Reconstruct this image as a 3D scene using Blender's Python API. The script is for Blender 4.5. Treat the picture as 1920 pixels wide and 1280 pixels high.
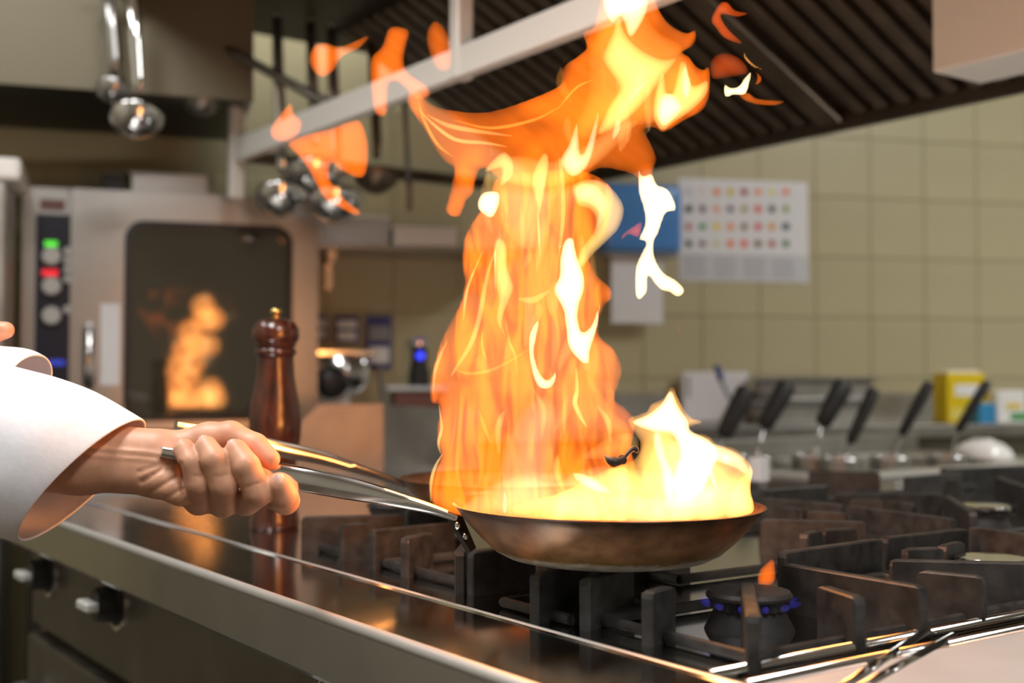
import bpy, bmesh, math, random
import numpy as np
from mathutils import Vector, Matrix

random.seed(7)
rng = np.random.default_rng(7)
scene = bpy.context.scene
for o in list(bpy.data.objects):
    bpy.data.objects.remove(o)

# ------------------------------------------------------------------ camera, light, exposure
ZC = 1.106            # camera height
FPX = 2266.0         # focal length in pixels of a 1920 px wide frame
PITCH = math.atan(73 / FPX)
cam_d = bpy.data.cameras.new('camera')
cam = bpy.data.objects.new('camera', cam_d)
scene.collection.objects.link(cam)
cam_d.sensor_width = 36.0
cam_d.lens = FPX / 1920 * 36
cam_d.clip_start = 0.05
cam.location = (0, 0, ZC)
cam.rotation_euler = (math.pi / 2 + PITCH, 0, 0)
cam_d.dof.use_dof = True
cam_d.dof.focus_distance = 1.10
cam_d.dof.aperture_fstop = 3.4
cam_d.dof.aperture_blades = 9
scene.camera = cam

world = bpy.data.worlds.new('world')
scene.world = world
world.use_nodes = True
world.node_tree.nodes['Background'].inputs[0].default_value = (0.9, 0.95, 1, 1)
world.node_tree.nodes['Background'].inputs[1].default_value = 0.025

scene.view_settings.view_transform = 'Standard'
scene.view_settings.look = 'None'
scene.view_settings.gamma = 1
scene.view_settings.use_curve_mapping = False
scene.view_settings.exposure = 0.0
scene.cycles.use_denoising = True
scene.cycles.transparent_max_bounces = 32
scene.cycles.max_bounces = 6
scene.cycles.sample_clamp_indirect = 6.0

# ceiling lamps: (x, y, size along x, size along y, watts)
CEILING_LAMPS = [(-0.75, 0.75, 0.4, 1.2, 33), (0.8, -0.35, 0.4, 1.3, 36), (-1.7, 1.7, 0.4, 1.2, 8),
                 (2.35, 2.3, 0.4, 1.3, 42), (-0.45, 3.2, 1.0, 0.25, 15)]
FIRE_W = 0.72
FIRE_LAMPS = [(870, 900), (960, 900), (1060, 880), (1180, 880), (1290, 870), (1250, 790), (940, 780), (1040, 690), (930, 600), (1090, 560), (1000, 450), (1110, 400), (1050, 290), (1220, 400), (1180, 180), (1270, 170), (1170, 60)]

# ------------------------------------------------------------------ measuring helpers
CP, SP = math.cos(PITCH), math.sin(PITCH)
def ray(px, py):
    x = (px - 960) / FPX
    y = (640 - py) / FPX
    return Vector((x, CP - y * SP, SP + y * CP))
ORI = Vector((0, 0, ZC))
def at_Y(px, py, Y):
    r = ray(px, py)
    return ORI + r * (Y / r.y)
def at_z(px, py, z):
    r = ray(px, py)
    return ORI + r * ((z - ZC) / r.z)
def at_plane(px, py, p0, n):
    r = ray(px, py)
    return ORI + r * ((Vector(p0) - ORI).dot(n) / r.dot(n))

ISL = math.atan(1610 / FPX)     # the island range stands at this angle
D2 = Vector((math.cos(ISL), math.sin(ISL), 0))
D1 = Vector((-math.sin(ISL), math.cos(ISL), 0))
def isl(a, b, z):
    return D1 * a + D2 * b + Vector((0, 0, z))
def ab(v):
    return v.dot(D1), v.dot(D2)
def at_a(px, py, a):
    return at_plane(px, py, D1 * a, D1)
def at_b(px, py, b):
    return at_plane(px, py, D2 * b, D2)
WRO = math.radians(12.7)     # the back wall
WX = Vector((math.cos(WRO), math.sin(WRO), 0))
WN = Vector((math.sin(WRO), -math.cos(WRO), 0))
WP0 = Vector((0, 3.76, 0))
def at_wall(px, py, off=0.0):
    return at_plane(px, py, WP0 + WN * off, WN)
def wall_pt(s, z, off=0.0):
    return WP0 + WX * s + WN * off + Vector((0, 0, z))

# ------------------------------------------------------------------ materials
def mat(name):
    m = bpy.data.materials.new(name)
    m.use_nodes = True
    return m, m.node_tree.nodes, m.node_tree.links
def srgb(r, g, b):
    def f(c):
        c /= 255
        return c / 12.92 if c <= 0.04045 else ((c + 0.055) / 1.055) ** 2.4
    return (f(r), f(g), f(b), 1)
def pbr(name, col, rough=0.5, metal=0.0, noise=0.0, nscale=20, nstretch=(1, 1, 1), bump=0.0, spec=0.5, col2=None,
        rvar=0.0, coat=0.0, sub=0.0, trans=0.0):
    m, N, L = mat(name)
    b = N['Principled BSDF']
    b.inputs['Base Color'].default_value = col
    b.inputs['Roughness'].default_value = rough
    b.inputs['Metallic'].default_value = metal
    b.inputs['Specular IOR Level'].default_value = spec
    if coat:
        b.inputs['Coat Weight'].default_value = coat
        b.inputs['Coat Roughness'].default_value = 0.08
    if sub:
        b.inputs['Subsurface Weight'].default_value = sub
        b.inputs['Subsurface Radius'].default_value = (0.012, 0.005, 0.003)
        b.inputs['Subsurface Scale'].default_value = 0.6
    if trans:
        b.inputs['Transmission Weight'].default_value = trans
    if noise or bump or rvar or col2:
        tc = N.new('ShaderNodeTexCoord')
        mp = N.new('ShaderNodeMapping')
        mp.inputs['Scale'].default_value = nstretch
        nz = N.new('ShaderNodeTexNoise')
        nz.inputs['Scale'].default_value = nscale
        nz.inputs['Detail'].default_value = 5
        L.new(tc.outputs['Object'], mp.inputs[0])
        L.new(mp.outputs[0], nz.inputs['Vector'])
        if noise or col2:
            cr = N.new('ShaderNodeValToRGB')
            cr.color_ramp.elements[0].position = 0.35
            cr.color_ramp.elements[1].position = 0.65
            c2 = col2 or tuple(min(1, c * (1 + noise)) for c in col[:3]) + (1,)
            c1 = col if col2 else tuple(c * (1 - noise) for c in col[:3]) + (1,)
            cr.color_ramp.elements[0].color = c1
            cr.color_ramp.elements[1].color = c2
            L.new(nz.outputs['Fac'], cr.inputs[0])
            L.new(cr.outputs[0], b.inputs['Base Color'])
        if rvar:
            mr = N.new('ShaderNodeMapRange')
            mr.inputs['To Min'].default_value = max(0, rough - rvar)
            mr.inputs['To Max'].default_value = rough + rvar
            L.new(nz.outputs['Fac'], mr.inputs[0])
            L.new(mr.outputs[0], b.inputs['Roughness'])
        if bump:
            bp = N.new('ShaderNodeBump')
            bp.inputs['Strength'].default_value = bump
            bp.inputs['Distance'].default_value = 0.002
            L.new(nz.outputs['Fac'], bp.inputs['Height'])
            L.new(bp.outputs[0], b.inputs['Normal'])
    return m
def glow(name, col, strength):
    m, N, L = mat(name)
    b = N['Principled BSDF']
    b.inputs['Base Color'].default_value = col
    b.inputs['Emission Color'].default_value = col
    b.inputs['Emission Strength'].default_value = strength
    return m

M = {}
M['tile'] = pbr('olive glazed tile', srgb(184, 176, 142), 0.35, noise=0.04, nscale=3)
M['grout'] = pbr('grout', srgb(166, 158, 126), 0.9)
M['floor'] = pbr('brown floor tile', srgb(78, 66, 54), 0.5, noise=0.1, nscale=6)
M['paint'] = pbr('cream paint', srgb(176, 172, 156), 0.8)
M['ceil'] = pbr('white ceiling', srgb(220, 218, 210), 0.9)
M['steel'] = pbr('brushed steel', (0.46, 0.46, 0.45, 1), 0.3, 1, noise=0.06, nscale=40, nstretch=(1, 1, 30), rvar=0.06)
M['highlight'] = pbr('pale highlight steel', srgb(215, 215, 212), 0.35, 0.6)  # pale colour stands in for highlights on steel edges
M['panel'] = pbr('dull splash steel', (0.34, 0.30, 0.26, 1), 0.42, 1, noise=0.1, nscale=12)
M['fascia'] = pbr('olive grey fascia', srgb(112, 106, 88), 0.45, 0.5)
M['top'] = pbr('worktop steel', (0.6, 0.6, 0.59, 1), 0.11, 1, noise=0.05, nscale=14, rvar=0.05)
M['satin'] = pbr('satin worktop steel', (0.80, 0.83, 0.86, 1), 0.48, 0.8, noise=0.04, nscale=10, rvar=0.05)
M['rough_steel'] = pbr('dull steel', (0.42, 0.41, 0.38, 1), 0.45, 1, noise=0.1, nscale=12, rvar=0.1)
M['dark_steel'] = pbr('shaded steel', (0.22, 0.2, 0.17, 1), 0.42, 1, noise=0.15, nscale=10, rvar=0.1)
M['polish'] = pbr('polished steel', (0.8, 0.8, 0.8, 1), 0.14, 1)
M['lip'] = pbr('satin steel lip', srgb(240, 240, 236), 0.38, 0.25)
M['iron'] = pbr('cast iron', (0.020, 0.019, 0.018, 1), 0.5, 0.0, noise=0.5, nscale=60, bump=0.25, spec=0.4)
M['burner'] = pbr('burner iron', (0.02, 0.018, 0.018, 1), 0.6, 0.2)
M['rust'] = pbr('greasy hood steel', srgb(110, 98, 84), 0.38, 0.7, noise=0.25, nscale=9, rvar=0.1)
M['hood_dark'] = pbr('dark hood panel', srgb(70, 62, 54), 0.5, 0.5, noise=0.2, nscale=5)
M['black'] = pbr('black plastic', (0.012, 0.012, 0.013, 1), 0.4)
M['handle_black'] = pbr('black grip', (0.012, 0.011, 0.011, 1), 0.55)
M['navy'] = pbr('navy panel', (0.012, 0.014, 0.03, 1), 0.3)
M['blue'] = pbr('blue plastic', srgb(84, 142, 210), 0.22)
M['blue_dark'] = pbr('blue socket', srgb(30, 62, 150), 0.4)
M['white'] = pbr('white plastic', srgb(248, 248, 246), 0.4)
M['paper'] = pbr('paper', srgb(228, 229, 232), 0.8)
M['grey'] = pbr('grey plastic', srgb(150, 150, 150), 0.5)
M['text'] = pbr('grey print', srgb(168, 170, 175), 0.8)
M['pinkish'] = pbr('dull red side', srgb(110, 72, 66), 0.5)
M['wood'] = pbr('dark stained wood', (0.085, 0.018, 0.006, 1), 0.28, noise=0, nscale=18, nstretch=(6, 6, 0.8), col2=(0.022, 0.006, 0.003, 1), coat=0.6)
M['brass'] = pbr('brass', (0.8, 0.55, 0.2, 1), 0.2, 1)
M['cloth'] = pbr('white cotton', srgb(238, 238, 244), 0.85, noise=0.02, nscale=180, bump=0.12)
M['skin'] = pbr('skin', (0.56, 0.29, 0.18, 1), 0.45, noise=0, nscale=55, col2=(0.68, 0.36, 0.23, 1), bump=0.22, sub=0.15)
M['nail'] = pbr('nail', (0.78, 0.5, 0.42, 1), 0.25)
M['yellow'] = pbr('yellow carton', srgb(238, 208, 20), 0.5)
M['cyan'] = pbr('light blue carton', srgb(60, 150, 205), 0.5)
M['green'] = pbr('green print', srgb(70, 160, 90), 0.5)
M['knob'] = pbr('grey knob', srgb(190, 192, 188), 0.45)
M['led_green'] = glow('green display', (0.1, 0.9, 0.05, 1), 0.6)
M['led_red'] = glow('red display', (1, 0.03, 0.05, 1), 1.1)
M['led_blue'] = glow('blue lamp', (0.04, 0.06, 1, 1), 1.6)
M['led_blue_dim'] = glow('blue mark', (0.03, 0.06, 0.6, 1), 0.5)
M['lamp'] = glow('lamp diffuser', (1, 0.98, 0.94, 1), 4.0)
M['oven_in'] = pbr('oven cavity steel', srgb(96, 84, 58), 0.4, 0.6)
M['sauce'] = pbr('pan sauce', srgb(150, 80, 30), 0.35, noise=0.4, nscale=30)
M['food'] = pbr('charred food', (0.02, 0.012, 0.008, 1), 0.5, bump=0.5, nscale=60)
M['plate'] = pbr('white porcelain', srgb(245, 245, 243), 0.18)
M['clear_plastic'] = pbr('frosted plastic', srgb(205, 210, 214), 0.35)

m, N, L = mat('oven glass')
b = N['Principled BSDF']
b.inputs['Base Color'].default_value = (0.2, 0.17, 0.11, 1)
b.inputs['Roughness'].default_value = 0.035
b.inputs['Transmission Weight'].default_value = 0.75
b.inputs['IOR'].default_value = 1.65
b.inputs['Specular IOR Level'].default_value = 1.0
M['glass'] = m

# pan: heat-blued carbon steel, bare metal at the foot
m, N, L = mat('burnished pan steel')
b = N['Principled BSDF']
b.inputs['Metallic'].default_value = 0.45
tc = N.new('ShaderNodeTexCoord')
sep = N.new('ShaderNodeSeparateXYZ')
L.new(tc.outputs['Object'], sep.inputs[0])
nz = N.new('ShaderNodeTexNoise'); nz.inputs['Scale'].default_value = 28; nz.inputs['Detail'].default_value = 7; nz.inputs['Roughness'].default_value = 0.7
L.new(tc.outputs['Object'], nz.inputs['Vector'])
ad = N.new('ShaderNodeMath'); ad.operation = 'MULTIPLY_ADD'; ad.inputs[1].default_value = 0.016
L.new(nz.outputs['Fac'], ad.inputs[0]); L.new(sep.outputs['Z'], ad.inputs[2])
cr = N.new('ShaderNodeValToRGB')
mr = N.new('ShaderNodeMapRange'); mr.inputs['From Min'].default_value = 0.006; mr.inputs['From Max'].default_value = 0.056
L.new(ad.outputs[0], mr.inputs[0]); L.new(mr.outputs[0], cr.inputs[0])
e = cr.color_ramp.elements
e[0].position = 0.0; e[0].color = (0.62, 0.58, 0.5, 1)
e[1].position = 1.0; e[1].color = (0.07, 0.032, 0.014, 1)
for p, c in ((0.2, (0.58, 0.52, 0.4, 1)), (0.27, (0.26, 0.14, 0.04, 1)), (0.5, (0.36, 0.18, 0.08, 1)), (0.75, (0.24, 0.12, 0.05, 1))):
    x = e.new(p); x.color = c
nz2 = N.new('ShaderNodeTexNoise'); nz2.inputs['Scale'].default_value = 60; nz2.inputs['Detail'].default_value = 6
mx = N.new('ShaderNodeMix'); mx.data_type = 'RGBA'; mx.blend_type = 'MULTIPLY'
mx.inputs[0].default_value = 0.75
cr2 = N.new('ShaderNodeValToRGB'); cr2.color_ramp.elements[0].position = 0.35; cr2.color_ramp.elements[0].color = (0.45, 0.42, 0.4, 1); cr2.color_ramp.elements[1].position = 0.65
L.new(tc.outputs['Object'], nz2.inputs['Vector']); L.new(nz2.outputs['Fac'], cr2.inputs[0])
L.new(cr.outputs[0], mx.inputs[6]); L.new(cr2.outputs[0], mx.inputs[7])
L.new(mx.outputs[2], b.inputs['Base Color'])
mr2 = N.new('ShaderNodeMapRange'); mr2.inputs['To Min'].default_value = 0.28; mr2.inputs['To Max'].default_value = 0.5
L.new(nz2.outputs['Fac'], mr2.inputs[0]); L.new(mr2.outputs[0], b.inputs['Roughness'])
M['pan'] = m

def flame_mat(name, col, per_m, noise=None):
    """emission per metre of burning gas; noise=(scale, stretch, low, high) for a streaky flame"""
    m = bpy.data.materials.new(name)
    m.use_nodes = True
    N, L = m.node_tree.nodes, m.node_tree.links
    N.clear()
    out = N.new('ShaderNodeOutputMaterial')
    em = N.new('ShaderNodeEmission')
    em.inputs[0].default_value = (*col, 1)
    em.inputs[1].default_value = per_m
    L.new(em.outputs[0], out.inputs['Volume'])
    if noise:
        sc_, st, lo, hi = noise
        tc = N.new('ShaderNodeTexCoord')
        mp = N.new('ShaderNodeMapping'); mp.inputs['Scale'].default_value = st
        nz = N.new('ShaderNodeTexNoise'); nz.inputs['Scale'].default_value = sc_; nz.inputs['Detail'].default_value = 2.0
        nz.inputs['Distortion'].default_value = 1.0
        mr = N.new('ShaderNodeMapRange'); mr.inputs['From Min'].default_value = 0.38; mr.inputs['From Max'].default_value = 0.66
        mr.inputs['To Min'].default_value = per_m * lo; mr.inputs['To Max'].default_value = per_m * hi
        mr.interpolation_type = 'SMOOTHSTEP'
        L.new(tc.outputs['Object'], mp.inputs[0]); L.new(mp.outputs[0], nz.inputs['Vector'])
        L.new(nz.outputs['Fac'], mr.inputs[0]); L.new(mr.outputs[0], em.inputs[1])
    else:
        m.cycles.homogeneous_volume = True if hasattr(m.cycles, 'homogeneous_volume') else False
    return m

# ------------------------------------------------------------------ object helpers
COL = scene.collection
ORG = {}
def empty(name, loc, label=None, cat=None, group=None):
    o = bpy.data.objects.new(name, None)
    o.empty_display_size = 0.02
    COL.objects.link(o)
    o.location = loc
    ORG[o.name] = Vector(loc)
    if label: o['label'] = label
    if cat: o['category'] = cat
    if group: o['group'] = group
    return o
def part(name, V, F, material, parent=None, smooth=False, org=None, label=None, cat=None, group=None, kind=None):
    """V are world coordinates; the mesh is stored around its thing's base"""
    if parent is not None:
        o0 = ORG[parent.name]
    elif org is not None:
        o0 = Vector(org)
    else:
        A = np.array([tuple(v) for v in V]); c = A.mean(0); o0 = Vector((c[0], c[1], A[:, 2].min()))
    me = bpy.data.meshes.new(name)
    me.from_pydata([tuple(Vector(v) - o0) for v in V], [], [tuple(f) for f in F])
    me.update()
    bm = bmesh.new(); bm.from_mesh(me); bmesh.ops.recalc_face_normals(bm, faces=bm.faces); bm.to_mesh(me); bm.free()
    if smooth:
        me.polygons.foreach_set('use_smooth', [True] * len(me.polygons))
        if smooth == 'auto':
            me.set_sharp_from_angle(angle=math.radians(38))
    me.materials.append(material)
    o = bpy.data.objects.new(name, me)
    COL.objects.link(o)
    if parent is not None:
        o.parent = parent
    else:
        o.location = o0
    ORG[o.name] = o0
    if label: o['label'] = label
    if cat: o['category'] = cat
    if group: o['group'] = group
    if kind: o['kind'] = kind
    return o
def shared(name, me, loc, rz, parent, scale=None):
    """another object of an existing mesh, at a world place"""
    o = bpy.data.objects.new(name, me)
    COL.objects.link(o)
    o.parent = parent
    o.location = Vector(loc) - (ORG[parent.name] if parent else Vector())
    o.rotation_euler = (0, 0, rz)
    if scale: o.scale = scale
    ORG[o.name] = Vector(loc)
    return o
def raw_mesh(name, V, F, material, smooth=False):
    me = bpy.data.meshes.new(name)
    me.from_pydata([tuple(v) for v in V], [], [tuple(f) for f in F])
    bm = bmesh.new(); bm.from_mesh(me); bmesh.ops.recalc_face_normals(bm, faces=bm.faces); bm.to_mesh(me); bm.free()
    if smooth:
        me.polygons.foreach_set('use_smooth', [True] * len(me.polygons))
        if smooth == 'auto': me.set_sharp_from_angle(angle=math.radians(38))
    me.materials.append(material)
    return me
def cube(sx, sy, sz, bevel=0.0, seg=1):
    bm = bmesh.new()
    bmesh.ops.create_cube(bm, size=1)
    bmesh.ops.scale(bm, vec=(sx, sy, sz), verts=bm.verts)
    if bevel:
        bmesh.ops.bevel(bm, geom=list(bm.edges), offset=bevel, segments=seg, affect='EDGES', profile=0.5)
    bm.verts.ensure_lookup_table()
    V = [v.co.copy() for v in bm.verts]
    F = [[v.index for v in f.verts] for f in bm.faces]
    bm.free()
    return V, F
def put(V, rz, c):
    R = Matrix.Rotation(rz, 3, 'Z'); c = Vector(c)
    return [R @ Vector(v) + c for v in V]
def box(c, s, rz=0.0, bevel=0.0, seg=1):
    V, F = cube(*s, bevel, seg)
    return put(V, rz, c), F
def boxi(a0, a1, b0, b1, z0, z1, bevel=0.0, seg=1):
    """box in the island's directions"""
    return box(isl((a0 + a1) / 2, (b0 + b1) / 2, (z0 + z1) / 2), (b1 - b0, a1 - a0, z1 - z0), ISL, bevel, seg)
def boxw(s0, s1, z0, z1, o0, o1, bevel=0.0, seg=1):
    """box on the back wall: s along it, o away from it"""
    return box(wall_pt((s0 + s1) / 2, (z0 + z1) / 2, (o0 + o1) / 2), (s1 - s0, abs(o1 - o0), z1 - z0), WRO, bevel, seg)
def merge(*vf):
    V, F = [], []
    for v, f in vf:
        n = len(V); V += list(v); F += [[i + n for i in q] for q in f]
    return V, F
def frame_from(axis):
    z = Vector(axis).normalized()
    h = Vector((0, 0, 1)) if abs(z.z) < 0.95 else Vector((1, 0, 0))
    x = h.cross(z).normalized(); y = z.cross(x)
    return x, y, z
def lathe(profile, c=(0, 0, 0), n=32, axis=(0, 0, 1), cap=True):
    x, y, z = frame_from(axis); c = Vector(c)
    if tuple(axis) == (0, 0, 1): x, y = Vector((1, 0, 0)), Vector((0, 1, 0))
    V, F = [], []
    for r, h in profile:
        for k in range(n):
            t = 2 * math.pi * k / n
            V.append(c + (x * math.cos(t) + y * math.sin(t)) * r + z * h)
    for i in range(len(profile) - 1):
        for k in range(n):
            F.append((i * n + k, i * n + (k + 1) % n, (i + 1) * n + (k + 1) % n, (i + 1) * n + k))
    if cap:
        if profile[0][0] > 1e-6: F.append(list(range(n))[::-1])
        if profile[-1][0] > 1e-6: F.append([(len(profile) - 1) * n + k for k in range(n)])
    return V, F
def loft(rings, closed_ends=True):
    n = len(rings[0]); V = [Vector(p) for r in rings for p in r]; F = []
    for i in range(len(rings) - 1):
        for k in range(n):
            F.append((i * n + k, i * n + (k + 1) % n, (i + 1) * n + (k + 1) % n, (i + 1) * n + k))
    if closed_ends:
        F.append(list(range(n))[::-1]); F.append([(len(rings) - 1) * n + k for k in range(n)])
    return V, F
def smooth_path(P, sub=6):
    P = [np.array(p, float) for p in P]; out = []
    Q = [2 * P[0] - P[1]] + P + [2 * P[-1] - P[-2]]
    for i in range(1, len(Q) - 2):
        p0, p1, p2, p3 = Q[i - 1:i + 3]
        for k in range(sub):
            t = k / sub
            out.append(0.5 * (2 * p1 + (p2 - p0) * t + (2 * p0 - 5 * p1 + 4 * p2 - p3) * t * t + (3 * p1 - p0 - 3 * p2 + p3) * t ** 3))
    out.append(P[-1])
    return out
def tube(pts, radii, n=10, up=None, sx=1.0, sy=1.0):
    pts = [Vector(p) for p in pts]
    if not hasattr(radii, '__len__'): radii = [radii] * len(pts)
    rings = []
    for i, p in enumerate(pts):
        d = (pts[min(i + 1, len(pts) - 1)] - pts[max(i - 1, 0)]).normalized()
        h = Vector(up) if up is not None else (Vector((0, 0, 1)) if abs(d.z) < 0.9 else Vector((1, 0, 0)))
        x = h.cross(d).normalized(); y = d.cross(x).normalized()
        rings.append([p + (x * math.cos(2 * math.pi * k / n) * sx + y * math.sin(2 * math.pi * k / n) * sy) * radii[i] for k in range(n)])
    return loft(rings)
def rounded_rect(w, h, r, n=6):
    P = []
    for cx, cy, a0 in ((w / 2 - r, h / 2 - r, 0), (-w / 2 + r, h / 2 - r, 90), (-w / 2 + r, -h / 2 + r, 180), (w / 2 - r, -h / 2 + r, 270)):
        for k in range(n + 1):
            t = math.radians(a0 + 90 * k / n)
            P.append((cx + r * math.cos(t), cy + r * math.sin(t)))
    return P
def surface_nets(F, org, h):
    """quads around the zero level of F (negative inside)"""
    nx, ny, nz = F.shape
    S = F < 0
    corners = [(0, 0, 0), (1, 0, 0), (0, 1, 0), (1, 1, 0), (0, 0, 1), (1, 0, 1), (0, 1, 1), (1, 1, 1)]
    edges = [(i, j) for i in range(8) for j in range(i + 1, 8) if bin(i ^ j).count('1') == 1]
    sl = [F[c[0]:nx - 1 + c[0], c[1]:ny - 1 + c[1], c[2]:nz - 1 + c[2]] for c in corners]
    cnt = np.zeros((nx - 1, ny - 1, nz - 1)); acc = np.zeros((nx - 1, ny - 1, nz - 1, 3))
    for i, j in edges:
        f0, f1 = sl[i], sl[j]
        m = (f0 < 0) != (f1 < 0)
        t = np.where(m, f0 / np.where(m, f0 - f1, 1), 0)
        c0 = np.array(corners[i]); c1 = np.array(corners[j])
        for ax in range(3):
            acc[..., ax] += np.where(m, c0[ax] + t * (c1[ax] - c0[ax]), 0)
        cnt += m
    act = cnt > 0
    idx = -np.ones(act.shape, int); idx[act] = np.arange(act.sum())
    I = np.argwhere(act)
    V = (acc[act] / cnt[act][:, None] + I) * h + np.array(org)
    Q = []
    for ax in range(3):
        sh = [slice(None)] * 3; sh2 = [slice(None)] * 3
        sh[ax] = slice(0, -1); sh2[ax] = slice(1, None)
        cross = S[tuple(sh)] != S[tuple(sh2)]
        u, v = (ax + 1) % 3, (ax + 2) % 3
        E = np.argwhere(cross)
        E = E[(E[:, u] > 0) & (E[:, v] > 0) & (E[:, u] < F.shape[u] - 1) & (E[:, v] < F.shape[v] - 1)]
        a = E.copy(); a[:, u] -= 1; a[:, v] -= 1
        b_ = E.copy(); b_[:, v] -= 1
        c = E.copy()
        d = E.copy(); d[:, u] -= 1
        q = np.stack([idx[tuple(x.T)] for x in (a, b_, c, d)], 1)
        fl = S[tuple(E.T)]
        q[~fl] = q[~fl][:, ::-1]
        Q.append(q)
    return V, np.concatenate(Q)
def np_obj(name, V, Q, material, parent=None, smooth=True, **kw):
    o0 = ORG[parent.name] if parent is not None else Vector((V[:, 0].mean(), V[:, 1].mean(), V[:, 2].min()))
    me = bpy.data.meshes.new(name)
    V = V - np.array(o0)
    me.vertices.add(len(V)); me.vertices.foreach_set('co', V.ravel())
    me.loops.add(Q.size); me.loops.foreach_set('vertex_index', Q.ravel().astype(np.int32))
    me.polygons.add(len(Q)); me.polygons.foreach_set('loop_start', np.arange(0, Q.size, 4, dtype=np.int32))
    me.update(calc_edges=True)
    if smooth: me.polygons.foreach_set('use_smooth', [True] * len(Q))
    me.materials.append(material)
    o = bpy.data.objects.new(name, me); COL.objects.link(o)
    if parent is not None: o.parent = parent
    else: o.location = o0
    ORG[o.name] = o0
    for k, v in kw.items(): o[k] = v
    return o

# ================================================================== THE ROOM
def room_box(s0, s1, z0, z1, o0, o1): return boxw(s0, s1, z0, z1, o0, o1)
S0, S1, OB = -2.8, 3.4, 6.5
wall = part('wall_back', *boxw(S0, S1, 0, 2.9, -0.1, -0.006), M['grout'], kind='structure')
part('wall_left', *boxw(S0 - 0.1, S0, 0, 2.9, -0.1, OB), M['paint'], kind='structure')
part('wall_right', *boxw(S1, S1 + 0.1, 0, 2.9, -0.1, OB), M['paint'], kind='structure')
part('wall_front', *boxw(S0 - 0.1, S1 + 0.1, 0, 2.9, OB, OB + 0.1), M['paint'], kind='structure')
part('floor', *boxw(S0 - 0.1, S1 + 0.1, -0.1, 0, -0.1, OB + 0.1), M['floor'], kind='structure')
part('ceiling', *boxw(S0 - 0.1, S1 + 0.1, 2.9, 3.0, -0.1, OB + 0.1), M['ceil'], kind='structure')
# glazed wall tiles, 20 cm square
TS = 0.2
j = at_wall(1631, 372); tz = j.z; ts = (j - WP0).dot(WX)
V, F = cube(TS - 0.0022, 0.008, TS - 0.0022, 0.001)
tile_me = raw_mesh('tile', V, F, M['tile'])
for r in range(-5, 4):
    for c in range(-17, 7):
        s = ts + (c + 0.5) * TS; z = tz + (r + 0.5) * TS
        if z < 0.72 or z > 2.3 or s < -1.75: continue
        if s < -0.6 and not (1.15 < z < 1.8): continue
        shared('tile', tile_me, wall_pt(s, z, -0.002), WRO, wall)

for i, (x, y, sx, sy, w) in enumerate(CEILING_LAMPS):
    t = empty('ceiling_lamp', (x, y, 2.84), ['long ceiling lamp above the cook at left', 'long ceiling lamp over the near end of the range',
              'ceiling lamp over the oven aisle', 'ceiling lamp over the right hand worktop', 'short ceiling lamp in front of the wall shelf'][i], 'lamp', 'ceiling lamps')
    part('housing', *box((x, y, 2.87), (sx + 0.06, sy + 0.06, 0.06), 0, 0.006), M['white'], t)
    part('diffuser', *box((x, y, 2.836), (sx, sy, 0.012), 0, 0.003), M['lamp'], t)
    ld = bpy.data.lights.new('lamp_light', 'AREA')
    ld.shape = 'RECTANGLE'; ld.size = sx; ld.size_y = sy; ld.energy = w; ld.color = (1, 0.985, 0.96)
    lo = bpy.data.objects.new('lamp_light', ld); COL.objects.link(lo)
    lo.parent = t; lo.location = (0, 0, -0.016)

# ================================================================== ISLAND RANGE
CZ = 0.90
aL0, bL0 = ab(at_z(978, 1280, CZ)); BE = bL0                     # front edge of the ledge
BS = ab(at_z(1000, 1172, CZ))[1]                                 # fold between ledge and hob
A0 = ab(at_z(1335, 1264, CZ))[0]                                 # near end of the hob tray
UA = ab(at_z(660, 884, CZ))[0]
A1 = UA - 0.25; BB = 1.55; BB2 = 2.45; AB2 = 1.60
rg = empty('gas_range', isl(1.2, BE + 0.5, 0), 'long stainless steel gas range under the flaming pan', 'range')
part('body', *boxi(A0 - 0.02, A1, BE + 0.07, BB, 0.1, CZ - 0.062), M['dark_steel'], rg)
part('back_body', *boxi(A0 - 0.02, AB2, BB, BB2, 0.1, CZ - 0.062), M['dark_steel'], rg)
part('plinth', *boxi(A0, A1, BE + 0.16, BB - 0.05, 0.0, 0.1), M['black'], rg)
# ledge with a rolled front apron
prof = [(BE + 0.07, CZ - 0.075), (BE + 0.004, CZ - 0.062), (BE, CZ - 0.057), (BE, CZ - 0.006), (BE + 0.0018, CZ - 0.0018), (BE + 0.006, CZ),
        (BS - 0.012, CZ), (BS - 0.007, CZ + 0.0012), (BS - 0.003, CZ + 0.0012), (BS, CZ - 0.001), (BS + 0.003, CZ - 0.004), (BS + 0.02, CZ - 0.004), (BS + 0.02, CZ - 0.02), (BE + 0.07, CZ - 0.03)]
A_FAR = UA + 0.3
def extr(prof, a0, a1):
    return loft([[isl(a, b_, z) for b_, z in prof] for a in (a0, a1)])
part('front_ledge', *extr(prof, A0 - 0.04, A_FAR), M['top'], rg)
HZ = CZ - 0.004
for nm, b_, z_, rr_ in (('edge_highlight', BE + 0.004, CZ - 0.004, 0.0058), ('fold_highlight', BS - 0.005, CZ - 0.0022, 0.0042)):
    part(nm, *tube([isl(0.05, b_, z_), isl(A0, b_, z_), isl(A_FAR, b_, z_)], rr_, 14, up=(0, 0, 1)), M['highlight'], rg, smooth=True)  # strips added along edge and fold, their pale colour imitates the highlight line
part('hob_tray', *boxi(A0 + 0.012, A1, BS + 0.02, BB, HZ - 0.03, HZ), M['top'], rg)
part('back_tray', *boxi(A0 + 0.012, AB2, BB, BB2, HZ - 0.03, HZ), M['top'], rg)
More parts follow.
